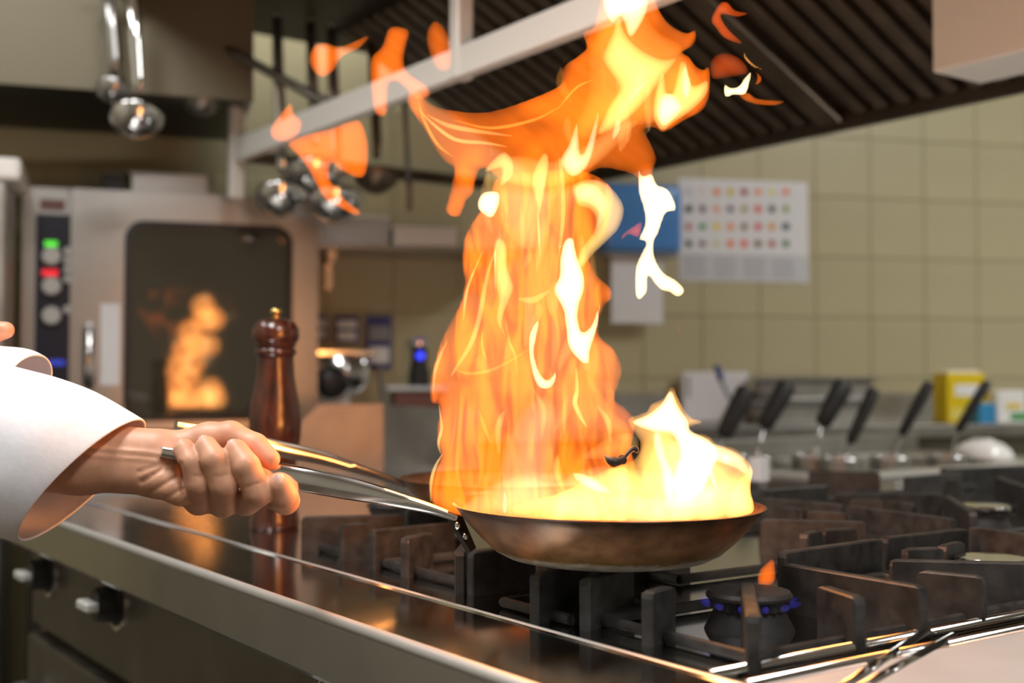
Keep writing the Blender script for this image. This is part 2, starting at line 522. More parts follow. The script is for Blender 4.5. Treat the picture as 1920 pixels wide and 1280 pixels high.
# near and far edges of the tray: rolled lips
for k, aa in enumerate((A0, A0 - 0.035)):
    P = [isl(aa, b_, CZ - 0.001) for b_ in (BS, BB2)]
    part('rolled_lip', *tube(P, 0.005, 12, up=(0, 0, 1)), M['top'], rg, smooth=True)
ng = empty('worktop_unit', isl(0.5, BE + 0.5, 0), 'bright plain steel worktop beside the near end of the hob', 'worktop')
part('top_plate', *boxi(-0.2, A0 - 0.045, BS + 0.002, BB2, CZ - 0.03, CZ + 0.002, 0.004, 2), M['satin'], ng)
part('front_ledge', *extr(prof, 0.05, A0 - 0.04), M['top'], ng)
for (x0, y0), (x1, y1) in (((1560, 1310), (1737, 1188)), ((1590, 1310), (1789, 1198))):
    part('pressed_rib', *tube([at_z(x0, y0, CZ - 0.001), at_z(x1, y1, CZ - 0.001)], 0.0055, 12, up=(0, 0, 1)), M['top'], ng, smooth=True)
part('cabinet', *boxi(-0.2, A0 - 0.05, BE + 0.075, BB2 - 0.01, 0.1, CZ - 0.035), M['rough_steel'], ng)
# control panel with knobs, oven door below
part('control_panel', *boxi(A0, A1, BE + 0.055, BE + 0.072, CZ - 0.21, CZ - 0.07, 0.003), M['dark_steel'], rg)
def knob_at(a, z, r=0.026):
    c = isl(a, BE + 0.055, z); ax = -D2
    k = part('control_knob', *lathe([(r * 1.25, 0), (r * 1.25, 0.006), (r, 0.008), (r * 0.92, 0.03), (r * 0.85, 0.033), (0, 0.033)], c, 24, ax), M['black'], rg, smooth='auto')
    part('grip', *box(c + ax * 0.042, (0.02, r * 1.9, 0.014), ISL, 0.003), M['knob'], k)
    part('bezel', *lathe([(r * 1.5, -0.002), (r * 1.5, 0.004), (r * 1.26, 0.004), (r * 1.26, -0.002)], c, 24, ax, cap=False), M['polish'], k)
for px, py in ((88, 1075), (215, 1130)):
    v = at_b(px, py, BE + 0.05); knob_at(ab(v)[0], v.z)
for a in (1.05, 0.8): knob_at(a, at_b(215, 1130, BE + 0.05).z)
for k, (a0, a1) in enumerate(((A0 + 0.02, 1.28), (1.3, A1 - 0.01))):
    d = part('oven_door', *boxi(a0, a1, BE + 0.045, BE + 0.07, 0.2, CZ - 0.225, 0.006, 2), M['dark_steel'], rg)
    part('door_handle', *tube([isl(a, BE + o_, CZ - 0.3) for a, o_ in ((a0 + 0.08, 0.05), (a0 + 0.08, 0.01), (a1 - 0.08, 0.01), (a1 - 0.08, 0.05))], 0.011, 10), M['steel'], d, smooth=True)

# far end of the island: a raised steel upstand that mirrors the fire
up = empty('steel_upstand', at_a(640, 870, UA), 'low steel splash panel glowing orange behind the pepper mill', 'splash panel')
def quad_panel(pxs, a, th):
    P = [at_a(x, y, a) for x, y in pxs]
    Q = [p + D1 * th for p in P]
    n = len(P)
    return P + Q, [list(range(n)), list(range(n, 2 * n))[::-1]] + [[i, (i + 1) % n, (i + 1) % n + n, i + n] for i in range(n)]
pp0 = at_a(660, 870, UA); pn = Vector((math.sin(0.19), -math.cos(0.19), 0.0))
PP = [at_plane(x, y, pp0, pn) for x, y in ((540, 896), (540, 815), (598, 758), (719, 757), (719, 896))]
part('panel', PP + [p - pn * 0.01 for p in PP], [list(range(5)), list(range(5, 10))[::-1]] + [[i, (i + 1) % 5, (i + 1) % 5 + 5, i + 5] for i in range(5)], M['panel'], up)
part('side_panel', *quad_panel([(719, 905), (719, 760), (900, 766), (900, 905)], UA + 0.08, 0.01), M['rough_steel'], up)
part('base_plate', *boxi(A1, A_FAR, BS + 0.02, BB, CZ - 0.03, CZ - 0.004), M['rough_steel'], rg)
v = at_z(706, 872, CZ)
part('tap_knob', *lathe([(0.014, 0), (0.014, 0.006), (0.007, 0.01), (0.007, 0.02), (0.011, 0.024), (0.011, 0.03), (0, 0.032)], v, 16), M['polish'], up, smooth='auto')

# ------------------------------------------------------------------ grates
GZ = ZC - 0.167
FINGERS = [  # pixel ends of the top edge of each iron finger, and its grate
    ((1464, 1034), (1648, 1009), 0), ((1470, 1055), (1733, 1099), 0), ((1541, 1096), (1613, 1119), 0), ((1400, 1090), (1413, 1152), 0),
    ((1212, 1109), (1257, 1096), 0), ((1506, 999), (1533, 993), 1), ((1540, 992), (1603, 989), 1), ((1425, 972), (1626, 977), 1),
    ((1656, 1007), (1810, 990), 2), ((1668, 1048), (1935, 1054), 2), ((1722, 1068), (1847, 1080), 2), ((1694, 1028), (1765, 1025), 2), ((1766, 1022), (1801, 1014), 2),
    ((1820, 986), (1935, 1001), 2),
    ((1590, 947), (1789, 972), 3), ((1514, 957), (1588, 960), 1), ((1425, 932), (1581, 945), 1), ((1466, 949), (1508, 955), 1),
    ((1565, 925), (1766, 925), 3), ((1592, 935), (1657, 937), 3), ((1664, 938), (1714, 944), 3), ((1425, 918), (1549, 909), 3),
    ((1516, 881), (1650, 885), 3), ((1698, 894), (1801, 884), 4), ((1776, 928), (1825, 959), 4), ((1871, 894), (1935, 914), 4), ((1774, 896), (1798, 896), 4), ((1765, 877), (1935, 871), 4),
    ((565, 968), (757, 964), 5), ((638, 982), (702, 978), 5), ((697, 993), (850, 978), 6), ((758, 1007), (806, 997), 6),
    ((862, 1031), (878, 1012), 6), ((880, 1034), (1000, 1022), 6), ((1000, 1076), (1098, 1058), 7), ((1095, 1086), (1180, 1060), 7),
    ((760, 955), (840, 950), 5), ((930, 995), (1050, 985), 6), ((1180, 1010), (1290, 1002), 1),
]
glabels = ['black cast iron grate of the lit burner, right of the pan', 'brown lit cast iron grate just behind the pan rim at right', 'black cast iron grate at the right edge of the hob',
           'cast iron grate on the second row behind the pan', 'darkest cast iron grate farthest right below the white bowl', 'cast iron grate nearest the pepper mill', 'cast iron grate left of the pan under its handle',
           'cast iron grate directly under the flaming pan']
def finger_mesh(p, q, z0, z1, th=0.011):
    d = (q - p); d.z = 0; Ln = d.length; d.normalize(); n = Vector((-d.y, d.x, 0))
    # outline in (along, up)
    r = 0.006
    zz = z1 - z0
    out = [(0, 0), (0, zz - r), (r * 0.3, zz - r * 0.3), (r, zz), (Ln - r, zz), (Ln - r * 0.3, zz - r * 0.3), (Ln, zz - r), (Ln, 0)]
    rings = []
    for off, ins in ((-th / 2, 0.0015), (-th / 2 + 0.0015, 0), (th / 2 - 0.0015, 0), (th / 2, 0.0015)):
        ring = []
        for i, (u, w_) in enumerate(out):
            uu = min(max(u, ins), Ln - ins); ww = min(w_, zz - ins)
            ring.append(Vector((p.x, p.y, z0)) + d * uu + n * off + Vector((0, 0, ww)))
        rings.append(ring)
    return loft(rings)
groups = {}
for p, q, g in FINGERS:
    groups.setdefault(g, []).append((at_z(*p, GZ), at_z(*q, GZ)))
for g, L_ in groups.items():
    C = sum((p + q for p, q in L_), Vector()) / (2 * len(L_)); C.z = HZ
    t = empty('cast_iron_grate', C, glabels[g], 'grate', 'cast iron pan supports')
    for p, q in L_:
        part('finger', *finger_mesh(p, q, HZ, GZ), M['iron'], t)
    A = [ab(p) for pq in L_ for p in pq]
    a0, a1 = min(x[0] for x in A) + 0.02, max(x[0] for x in A) - 0.02
    b0, b1 = min(x[1] for x in A) + 0.02, max(x[1] for x in A) - 0.02
    if a1 - a0 < 0.1: a1 = a0 + 0.1
    if b1 - b0 < 0.1: b1 = b0 + 0.1
    ring = [isl(a, b_, HZ + 0.006) for a, b_ in ((a0, b0), (a1, b0), (a1, b1), (a0, b1), (a0, b0))]
    part('frame', *tube(ring, 0.005, 8), M['iron'], t)
# burners
def burner(px, py, Y, lab, cap_m):
    c = at_z(px, py, HZ) if Y is None else at_Y(px, py, Y); c.z = HZ
    t = empty('gas_burner', c, lab, 'burner', 'gas burners')
    part('burner_base', *lathe([(0.038, 0), (0.037, 0.003), (0.032, 0.012), (0.0295, 0.018), (0.0295, 0.02), (0, 0.02)], c, 36), M['burner'], t, smooth='auto')
    # crown with flame slots
    V, F = [], []
    n = 48
    for z, rr in ((0.019, 0.0335), (0.028, 0.0335)):
        for k in range(n):
            tt = 2 * math.pi * k / n; r2 = rr - (0.003 if k % 2 else 0)
            V.append(c + Vector((r2 * math.cos(tt), r2 * math.sin(tt), z)))
    for k in range(n): F.append((k, (k + 1) % n, n + (k + 1) % n, n + k))
    part('flame_crown', V, F, M['burner'], t)
    part('burner_cap', *lathe([(0.036, 0.0275), (0.0365, 0.03), (0.034, 0.033), (0.02, 0.0345), (0, 0.035)], c, 36), cap_m, t, smooth='auto')
    return t, c
_, BC = burner(1405, 1180, None, 'lit black gas burner with a small orange flame, right of the pan', M['burner'])
burner(1845, 990, None, 'silver capped burner on the second row at right', M['polish'])
burner(1860, 1105, None, 'silver capped burner hidden low behind the right hand grates', M['polish'])
burner(735, 985, None, 'dark burner left of the pan, under the pan handles', M['burner'])

# ================================================================== FLAMING PAN
Y0 = 1.129
pc = at_Y(1139, 955, Y0)                  # rim centre
PR = 0.145
PH = 0.049
PB = GZ + 0.0012                          # pan foot stands on the grates
pan = empty('frying_pan', (pc.x, pc.y, PB), 'burnished brown frying pan full of flames, held by its long handle', 'pan')
TILT = Matrix.Rotation(math.radians(0.0), 3, 'X') @ Matrix.Rotation(math.radians(0.55), 3, 'Y')
def tilt(V, c): return [TILT @ (Vector(v) - c) + c for v in V]
PCB = Vector((pc.x, pc.y, PB + 0.0012))
prof_o = [(0, 0), (0.085, 0), (0.094, 0.002), (0.105, 0.0075), (0.117, 0.018), (0.129, 0.031), (0.138, 0.042), (0.1435, 0.0485), (0.1455, 0.0495), (0.1452, 0.0502), (0.143, 0.0500)]
prof_i = [(0.1355, 0.0425), (0.126, 0.0315), (0.114, 0.019), (0.102, 0.0095), (0.092, 0.0045), (0.084, 0.003), (0, 0.003)]
V, F = lathe(prof_o + prof_i, PCB, 96, cap=False)
part('pan_body', tilt(V, PCB), F, M['pan'], pan, smooth=True)
V, F = lathe([(0, 0.0032), (0.1, 0.0088), (0.107, 0.0125), (0.1, 0.0128), (0, 0.0132)], PCB, 48)
part('sauce', tilt(V, PCB), F, M['sauce'], pan, smooth=True)
def pan_handle(path, sizes, parent, name='handle'):
    """strap handle: (width, height) per point"""
    P = smooth_path([tuple(p) for p in path], 6)
    S = smooth_path([(w, h, 0) for w, h in sizes], 6)
    rings = []
    for i, p in enumerate(P):
        p = Vector(p); d = Vector(P[min(i + 1, len(P) - 1)]) - Vector(P[max(i - 1, 0)]); d.normalize()
        x = Vector((0, 0, 1)).cross(d).normalized(); y = d.cross(x)
        if y.z < 0: y = -y
        w, h = S[i][0] / 2, S[i][1] / 2
        # top is a flat strip, the sides roll down like a trough turned over
        shp = [(-0.62, 1), (0.62, 1), (0.86, 0.86), (1, 0.5), (1.0, -0.35), (0.9, -0.85), (0.72, -1), (-0.72, -1), (-0.9, -0.85), (-1, -0.35), (-1, 0.5), (-0.86, 0.86)]
        rings.append([p + x * (u * w) + y * (v_ * h) for u, v_ in shp])
    return part(name, *loft(rings), M['polish'], parent, smooth='auto')
HY = 1.062     # depth of the fist
hp = [at_Y(850, 968, 1.125), at_Y(800, 951, 1.118), at_Y(720, 929, 1.106), at_Y(640, 912, 1.094), at_Y(555, 895, 1.080), at_Y(440, 871, HY + 0.008), at_Y(302, 846, HY - 0.017)]
hs = [(0.030, 0.007), (0.028, 0.010), (0.026, 0.0155), (0.025, 0.0205), (0.023, 0.021), (0.017, 0.015), (0.012, 0.009)]
pan_handle(hp, hs, pan)
# bracket welded down the pan side
br = [at_Y(842, 964, 1.115), at_Y(866, 964, 1.137), at_Y(893, 1027, 1.122), at_Y(882, 1034, 1.103)]
n_ = (br[1] - br[0]).cross(br[3] - br[0]).normalized() * 0.004
bk = part('bracket', br + [p + n_ for p in br], [(0, 1, 2, 3), (7, 6, 5, 4), (0, 4, 5, 1), (1, 5, 6, 2), (2, 6, 7, 3), (3, 7, 4, 0)], M['iron'], pan)
for k, (px, py) in enumerate(((858, 985), (872, 1006))):
    part('rivet', *lathe([(0.004, 0), (0.0035, 0.002), (0, 0.003)], at_Y(px, py, 1.110), 12, (-0.7, -0.7, -0.1)), M['polish'], bk, smooth=True)

# a charred scrap tossed up in front of the flames
cp_ = [at_Y(x, y, Y0 - 0.105 + d_) for x, y, d_ in ((1133, 853, 0.0), (1141, 861, -0.004), (1153, 866, -0.006), (1166, 862, -0.004), (1175, 852, 0.0), (1184, 843, 0.003), (1191, 840, 0.004), (1195, 848, 0.003))]
fd = empty('food_scrap', cp_[2], 'small charred curl of food tossed in the flames', 'food')
part('charred_curl', *tube(smooth_path([tuple(p) for p in cp_], 4), [0.0012, 0.0018, 0.0024, 0.003, 0.0036, 0.0042, 0.0046, 0.0048, 0.0046, 0.0042, 0.0038, 0.0034, 0.003, 0.0027, 0.0024, 0.0022, 0.0021, 0.002, 0.002, 0.0021, 0.0022, 0.0023, 0.0024, 0.0024, 0.0022, 0.0022, 0.002, 0.0018, 0.0012], 8, up=(0, 1, 0)), M['food'], fd, smooth=True)
part('charred_flake', *lathe([(0, -0.003), (0.004, -0.001), (0.0045, 0.001), (0, 0.003)], cp_[3], 7, (0.2, -1, 0.3)), M['food'], fd)

# second pan behind
p2c = at_Y(960, 893, 1.50)
PB2 = GZ + 0.0012
pan2 = empty('frying_pan', (p2c.x, p2c.y, PB2), 'dark second frying pan behind the fire, its handle angled at the fist', 'pan')
r2 = (p2c.x - at_Y(750, 893, 1.50).x)
P2 = Vector((p2c.x, p2c.y, PB2)); zh = p2c.z - PB2 - 0.001
k2 = r2 / 0.145
V, F = lathe([(r * k2, h * zh / 0.05) for r, h in prof_o + prof_i], P2, 72, cap=False)
part('pan_body', V, F, M['pan'], pan2, smooth=True)
hp2 = [at_Y(754, 908, 1.49), at_Y(720, 895, 1.478), at_Y(660, 876, 1.46), at_Y(600, 858, 1.44), at_Y(520, 840, 1.41), at_Y(420, 815, 1.375), at_Y(330, 796, 1.34)]
pan_handle(hp2, [(0.03, 0.006), (0.027, 0.009), (0.025, 0.012), (0.024, 0.016), (0.022, 0.018), (0.018, 0.015), (0.011, 0.008)], pan2)

# ================================================================== PEPPER MILL
mc = at_z(515, 989, HZ)
ZPX = mc.y / FPX
mill = empty('pepper_mill', mc, 'tall turned dark wood pepper mill with a brass knob', 'pepper mill')
def mp(pts): return [(r * ZPX, (989 - y) * ZPX) for r, y in pts]
part('mill_body', *lathe(mp([(0.1, 989), (44, 989), (46, 985), (46, 978), (43, 965), (40, 945), (41, 930), (38, 925), (38, 880), (42, 850), (47, 820), (49, 790), (46, 762), (40, 735), (35, 705), (33, 675), (34, 668), (38, 665), (39, 660), (36, 656), (33, 653), (0, 653)]), mc, 40), M['wood'], mill, smooth=True)
part('mill_head', *lathe(mp([(0, 654), (33, 654), (37, 650), (36, 646), (40, 642), (44, 632), (43, 618), (36, 606), (24, 600), (10, 597), (0, 597)]), mc, 40), M['wood'], mill, smooth=True)
part('mill_knob', *lathe(mp([(0, 598), (8, 598), (6, 594), (7, 591), (11, 588), (11, 583), (7, 579), (0, 578)]), mc, 24), M['brass'], mill, smooth=True)

# ================================================================== THE COOK: left fist, forearm, rolled white sleeve
pxm = HY / FPX
def hpnt(px, py, dy=0.0):
    return np.array(at_Y(px, py, HY + dy))
person = empty('person', at_Y(150, 860, HY), 'cook in a white jacket with rolled sleeve gripping the pan handle', 'person')
caps = []   # (a, b, ra, rb, blend)
def cap(p, q, ra, rb, k): caps.append((hpnt(*p), hpnt(*q), ra, rb, k))
# forearm and wrist
cap((-60, 815, 0.012), (150, 838, 0.006), 0.032, 0.0255, 0.012)
cap((-60, 850, 0.0), (150, 872, 0.0), 0.032, 0.0245, 0.012)
cap((150, 836, 0.006), (292, 846, 0.004), 0.0215, 0.0195, 0.012)
cap((150, 872, 0.000), (292, 886, 0.000), 0.0225, 0.0200, 0.012)
# palm
for q, r in (((376, 936, 0.012), 0.0120), ((418, 940, 0.018), 0.0122), ((460, 934, 0.024), 0.0122), ((498, 920, 0.026), 0.0115)):
    cap((300, 880, 0.006), q, 0.017, r, 0.010)
cap((288, 893, -0.006), (338, 922, -0.010), 0.0170, 0.0125, 0.008)       # heel of the hand
cap((300, 852, 0.004), (392, 826, 0.012), 0.0175, 0.0155, 0.010)         # ball of the thumb
# thumb
cap((392, 824, 0.010), (432, 817, 0.008), 0.0150, 0.0128, 0.006)
cap((432, 817, 0.008), (478, 836, 0.002), 0.0128, 0.0112, 0.004)
cap((478, 836, 0.002), (506, 860, -0.004), 0.0112, 0.0090, 0.003)
def finger(joints, rad):
    for i in range(len(joints) - 1):
        cap(joints[i], joints[i + 1], rad[i], rad[i + 1], 0.0020)
finger([(372, 940, 0.010), (371, 905, -0.021), (357, 866, -0.024), (346, 843, -0.019)], [0.0124, 0.0114, 0.0106, 0.0094])
finger([(418, 944, 0.014), (420, 908, -0.024), (402, 862, -0.027), (387, 838, -0.020)], [0.0128, 0.0122, 0.0113, 0.0098])
finger([(462, 940, 0.018), (484, 922, -0.022), (462, 874, -0.027), (443, 845, -0.019)], [0.0128, 0.0126, 0.0117, 0.0102])
finger([(500, 922, 0.024), (535, 938, 0.006), (532, 928, -0.014), (524, 908, -0.021)], [0.0122, 0.0124, 0.0122, 0.0106])
def sdf_eval(caps, X, Y, Z):
    D = None
    P = np.stack([X, Y, Z], -1)
    for a, b_, ra, rb, k in caps:
        ba = b_ - a
        t = np.clip(((P - a) @ ba) / (ba @ ba), 0, 1)
        d = np.linalg.norm(P - a - t[..., None] * ba, axis=-1) - (ra + (rb - ra) * t)
        if D is None: D = d
        else:
            h = np.clip(0.5 + 0.5 * (D - d) / k, 0, 1)
            D = D * (1 - h) + d * h - k * h * (1 - h)
    return D
def sdf_mesh(caps, h, pad=0.012, extra=None):
    A = np.array([c[0] for c in caps] + [c[1] for c in caps]); R = max(max(c[2], c[3]) for c in caps)
    lo = A.min(0) - R - pad; hi = A.max(0) + R + pad
    ax = [np.arange(lo[i], hi[i], h) for i in range(3)]
    X, Y, Z = np.meshgrid(*ax, indexing='ij')
    D = sdf_eval(caps, X, Y, Z)
    if extra is not None: D = extra(D, X, Y, Z)
    return surface_nets(D, lo, h)
def wrinkles(D, X, Y, Z):
    # creases across the heel of the hand and tendons along the wrist
    px = X / Y * FPX + 960; py = 640 - ((Z - ZC) / Y - SP) * FPX
    d = np.zeros_like(D)
    near = np.clip((HY - Y) / 0.012, 0, 1)
    for (x0, y0), (x1, y1), w, dep in (((318, 872), (268, 902), 4.5, 0.0022), ((334, 893), (283, 922), 4.0, 0.0018), ((345, 915), (300, 940), 4, 0.0014),
                                       ((330, 862), (262, 884), 4, 0.0012), ((340, 870), (346, 925), 5, 0.0025), ((362, 890), (378, 893), 2.0, 0.0008), ((405, 893), (428, 889), 2.0, 0.0009), ((463, 912), (492, 903), 2.2, 0.001)):
        ex, ey = x1 - x0, y1 - y0
        t = np.clip(((px - x0) * ex + (py - y0) * ey) / (ex * ex + ey * ey), 0, 1)
        dist = np.hypot(px - x0 - t * ex, py - y0 - t * ey)
        d += dep * np.exp(-(dist / w) ** 2)
    for (x0, y0), (x1, y1), w, dep in (((170, 838), (300, 850), 5, 0.0012), ((165, 852), (290, 862), 4, 0.0009)):
        ex, ey = x1 - x0, y1 - y0
        t = np.clip(((px - x0) * ex + (py - y0) * ey) / (ex * ex + ey * ey), 0, 1)
        dist = np.hypot(px - x0 - t * ex, py - y0 - t * ey)
        d -= dep * np.exp(-(dist / w) ** 2)
    return D + d * near
V, Q = sdf_mesh(caps, 0.0016, extra=wrinkles)
arm = np_obj('arm', V, Q, M['skin'], person, label='bare forearm and closed left fist')
# nails
def nail(px, py, dy, along, out, L_=0.0105, W_=0.009):
    c = Vector(hpnt(px, py, dy)); al = Vector(along).normalized(); ou = Vector(out).normalized(); sd = al.cross(ou).normalized(); ou = sd.cross(al)
    V, F = [], []
    n, mm = 8, 6
    for i in range(mm + 1):
        for k in range(n + 1):
            u = (k / n * 2 - 1); v = i / mm * 2 - 1
            ww = W_ / 2 * (1 - 0.25 * max(0, v) ** 2 - 0.2 * max(0, -v) ** 3)
            V.append(c + sd * (u * ww) + al * (v * L_ / 2) + ou * (-0.0026 * u * u - 0.0008 * v * v))
    for i in range(mm):
        for k in range(n):
            F.append((i * (n + 1) + k, i * (n + 1) + k + 1, (i + 1) * (n + 1) + k + 1, (i + 1) * (n + 1) + k))
    m = len(V); V += [v - ou * 0.0012 for v in V]
    F += [tuple(i + m for i in f)[::-1] for f in F]
    part('nail', V, F, M['nail'], arm, smooth=True)
nail(380, 826, -0.0265, (-0.35, 0.35, 0.9), (-0.1, -0.75, 0.66))
nail(435, 833, -0.0265, (-0.4, 0.35, 0.85), (-0.1, -0.75, 0.66))
nail(339, 832, -0.0250, (-0.3, 0.35, 0.9), (-0.1, -0.75, 0.66), 0.009, 0.008)
nail(522, 901, -0.0312, (-0.2, 0.1, 0.95), (0.1, -0.95, 0.3), 0.011, 0.0105)
nail(507, 849, -0.0085, (0.75, -0.1, -0.6), (0.5, -0.35, 0.75))

# sleeve: rings from the cuff backwards; (top px, bottom px, half depth, depth shift, bow of the near side)
def sleeve_rings(spec, n=40, fold=0.0):
    rings = []
    for j, (T, B, hd, dy, bow) in enumerate(spec):
        T3 = Vector(hpnt(*T, dy)); B3 = Vector(hpnt(*B, dy)); C = (T3 + B3) / 2; U = (T3 - B3) / 2
        Vv = Vector((bow[0] * pxm, -hd, bow[1] * pxm))
        ring = []
        for k in range(n):
            t = 2 * math.pi * k / n
            f = 1 + fold * (min(j, 4) / 4) * (0.55 - 0.45 * math.cos(t)) * (0.6 * math.sin(5 * t + 1.1 * j) + 0.4 * math.sin(9 * t - 0.7 * j))
            ring.append(C + U * (math.cos(t) * f) + Vv * (math.sin(t) * f))
        rings.append(ring)
    return rings
def sleeve(name, spec, parent, fold, label):
    R_ = sleeve_rings([tuple(x) for x in spec], fold=fold)
    n = len(R_[0]); R2 = []
    # subdivide along by Catmull-Rom for each column
    cols = [smooth_path([tuple(r[k]) for r in R_], 6) for k in range(n)]
    R2 = [[Vector(cols[k][i]) for k in range(n)] for i in range(len(cols[0]))]
    V, F = loft(R2, closed_ends=False)
    o = part(name, V, F, M['cloth'], parent, smooth=True, label=label)
    md = o.modifiers.new('solid', 'SOLIDIFY'); md.thickness = 0.0022; md.offset = 1
    md = o.modifiers.new('sub', 'SUBSURF'); md.levels = 1; md.render_levels = 1
    return o
spec = [((251, 790), (62, 1006), 0.050, 0.0, (-34, -14)),
        ((222, 772), (50, 1007), 0.054, 0.0, (-30, -14)),
        ((165, 738), (20, 1004), 0.060, 0.0, (-22, -10)),
        ((100, 712), (-20, 995), 0.064, 0.002, (-14, -6)),
        ((30, 692), (-80, 985), 0.066, 0.004, (-8, 0)),
        ((-90, 660), (-170, 960), 0.068, 0.01, (0, 0)),
        ((-300, 590), (-360, 900), 0.07, 0.03, (0, 0))]
sl = sleeve('sleeve', spec, person, 0.06, 'rolled white cotton sleeve')
spec2 = [((70, 668), (40, 760), 0.04, 0.10, (-10, 0)), ((45, 657), (20, 765), 0.045, 0.10, (-10, 0)), ((0, 652), (-20, 775), 0.05, 0.10, (-6, 0)),
         ((-70, 645), (-80, 790), 0.055, 0.10, (0, 0)), ((-220, 630), (-230, 800), 0.06, 0.11, (0, 0))]
sleeve('sleeve_fold', spec2, person, 0.03, 'pinkish white fold of the other sleeve')
caps_main = caps
caps = []
cap((-90, 640, 0.10), (-10, 622, 0.10), 0.0125, 0.0098, 0.004)
cap((-10, 622, 0.10), (10, 619, 0.10), 0.0098, 0.0085, 0.004)
cap((-190, 650, 0.10), (-90, 640, 0.10), 0.026, 0.0135, 0.01)
V, Q = sdf_mesh(caps, 0.002)
np_obj('finger', V, Q, M['skin'], person, label='fingertip of the other hand')

# ================================================================== FIRE
def poly_smooth(P, sub=4):
    P = [np.array(p, float) for p in P]; n = len(P); out = []
    for i in range(n):
        p0, p1, p2, p3 = P[i - 1], P[i], P[(i + 1) % n], P[(i + 2) % n]
        for k in range(sub):
            t = k / sub
            out.append(0.5 * (2 * p1 + (p2 - p0) * t + (2 * p0 - 5 * p1 + 4 * p2 - p3) * t * t + (3 * p1 - p0 - 3 * p2 + p3) * t ** 3))
    return np.array(out)
def flame_solid(poly, Y, tmax, ew, h=0.003, wob=0.0, ph=0.0, inner=None):
    """a tongue of fire: traced outline, lens-like depth, bent to and fro"""
    S = poly_smooth(poly)
    W3 = np.array([tuple(at_Y(x, y, Y)) for x, y in S])
    P = W3[:, [0, 2]]
    lo = P.min(0) - 3 * h; hi = P.max(0) + 3 * h
    gx = np.arange(lo[0], hi[0], h); gz = np.arange(lo[1], hi[1], h)
    X, Z = np.meshgrid(gx, gz, indexing='ij')
    d2 = np.full(X.shape, 1e9); ins = np.zeros(X.shape, bool)
    for i in range(len(P)):
        a, b_ = P[i], P[(i + 1) % len(P)]
        e = b_ - a; L2 = e @ e + 1e-12
        t = np.clip(((X - a[0]) * e[0] + (Z - a[1]) * e[1]) / L2, 0, 1)
        d2 = np.minimum(d2, (X - a[0] - t * e[0]) ** 2 + (Z - a[1] - t * e[1]) ** 2)
        c = (a[1] > Z) != (b_[1] > Z)
        if c.any():
            xi = a[0] + (Z - a[1]) / (b_[1] - a[1] + 1e-15) * e[0]
            ins ^= c & (X < xi)
    d = np.sqrt(d2) * np.where(ins, 1, -1)
    T = np.where(d > 0, tmax * (1 - np.exp(-np.maximum(d, 0) / ew)), d)
    gy = np.arange(-tmax * 1.05 - 2 * h, tmax * 1.05 + 3 * h, h)
    Fld = np.abs(gy)[None, :, None] - T[:, None, :]
    V, Q = surface_nets(Fld, (lo[0], gy[0], lo[1]), h)
    V[:, 1] += Y + wob * np.sin(V[:, 0] * 19 + V[:, 2] * 11 + ph) + wob * 0.6 * np.sin(V[:, 2] * 27 - ph)
    return V, Q
ORANGE = (1.0, 0.168, 0.006)
AMBER = (1.0, 0.36, 0.05)
YELLOW = (1.0, 0.58, 0.17)
WHITE = (1.0, 0.78, 0.42)
RED = (1.0, 0.12, 0.012)
FM = {}
def fmat(col, Lum, t, noise=None):
    key = (col, round(Lum / (2 * t), 2), noise)
    if key not in FM: FM[key] = flame_mat('flame gas %d' % len(FM), col, Lum / (2 * t), noise)
    return FM[key]
fire = empty('pan_fire', pc, 'tall roaring orange fire rising out of the held pan', 'fire')
def tongue(name, poly, col, Lum, t=0.02, ew=0.004, dy=0.0, wob=0.006, ph=0.0, noise=None, parent=fire, h=0.003, **kw):
    V, Q = flame_solid(poly, Y0 + dy, t, ew, h, wob, ph)
    return np_obj(name, V, Q, fmat(col, Lum, t, noise), parent, **kw)
STREAK = (18.0, (3.6, 0.25, 0.75), 0.6, 1.9)
A_BODY = [(838, 960), (812, 945), (806, 915), (812, 888), (826, 862), (828, 848), (821, 828), (821, 800), (826, 768), (822, 757), (812, 757), (806, 740), (808, 712), (818, 672), (832, 630), (850, 595),
          (866, 562), (872, 525), (866, 495), (868, 455), (882, 420), (900, 395), (920, 360), (935, 330), (1000, 320), (1080, 320), (1125, 335), (1150, 365), (1140, 430), (1105, 470), (1112, 500), (1125, 520),
          (1147, 540), (1147, 560), (1130, 580), (1122, 625), (1152, 655), (1166, 690), (1160, 720), (1152, 748), (1176, 766), (1190, 792), (1186, 850), (1210, 900), (1300, 935), (1330, 962), (1200, 974), (1050, 975), (900, 970)]
tongue('flame_column', A_BODY, ORANGE, 1.25, 0.03, 0.0035, noise=STREAK)
B_BODY = [(762, 190), (768, 172), (785, 172), (800, 188), (818, 200), (850, 208), (905, 213), (960, 202), (1030, 176), (1052, 160), (1055, 132), (1080, 112), (1100, 92), (1092, 62), (1112, 55), (1126, 0), (1140, -50), (1210, -60),
          (1226, -10), (1250, 40), (1285, 62), (1306, 52), (1302, 80), (1276, 98), (1292, 108), (1304, 126), (1318, 132), (1330, 122), (1331, 170), (1318, 205), (1282, 226), (1245, 249), (1228, 240), (1206, 246), (1220, 275), (1229, 300), (1222, 328),
          (1225, 360), (1190, 330), (1150, 318), (1118, 318), (1080, 340), (1000, 350), (940, 335), (906, 312), (893, 332), (886, 362), (874, 372), (862, 402), (842, 402), (835, 388), (846, 345), (850, 312), (832, 300), (812, 272), (795, 242), (776, 214)]
tongue('flame_arm', B_BODY, ORANGE, 1.15, 0.028, 0.0035, dy=0.02, noise=(9.0, (1.6, 0.25, 1.7), 0.65, 1.7), ph=1)
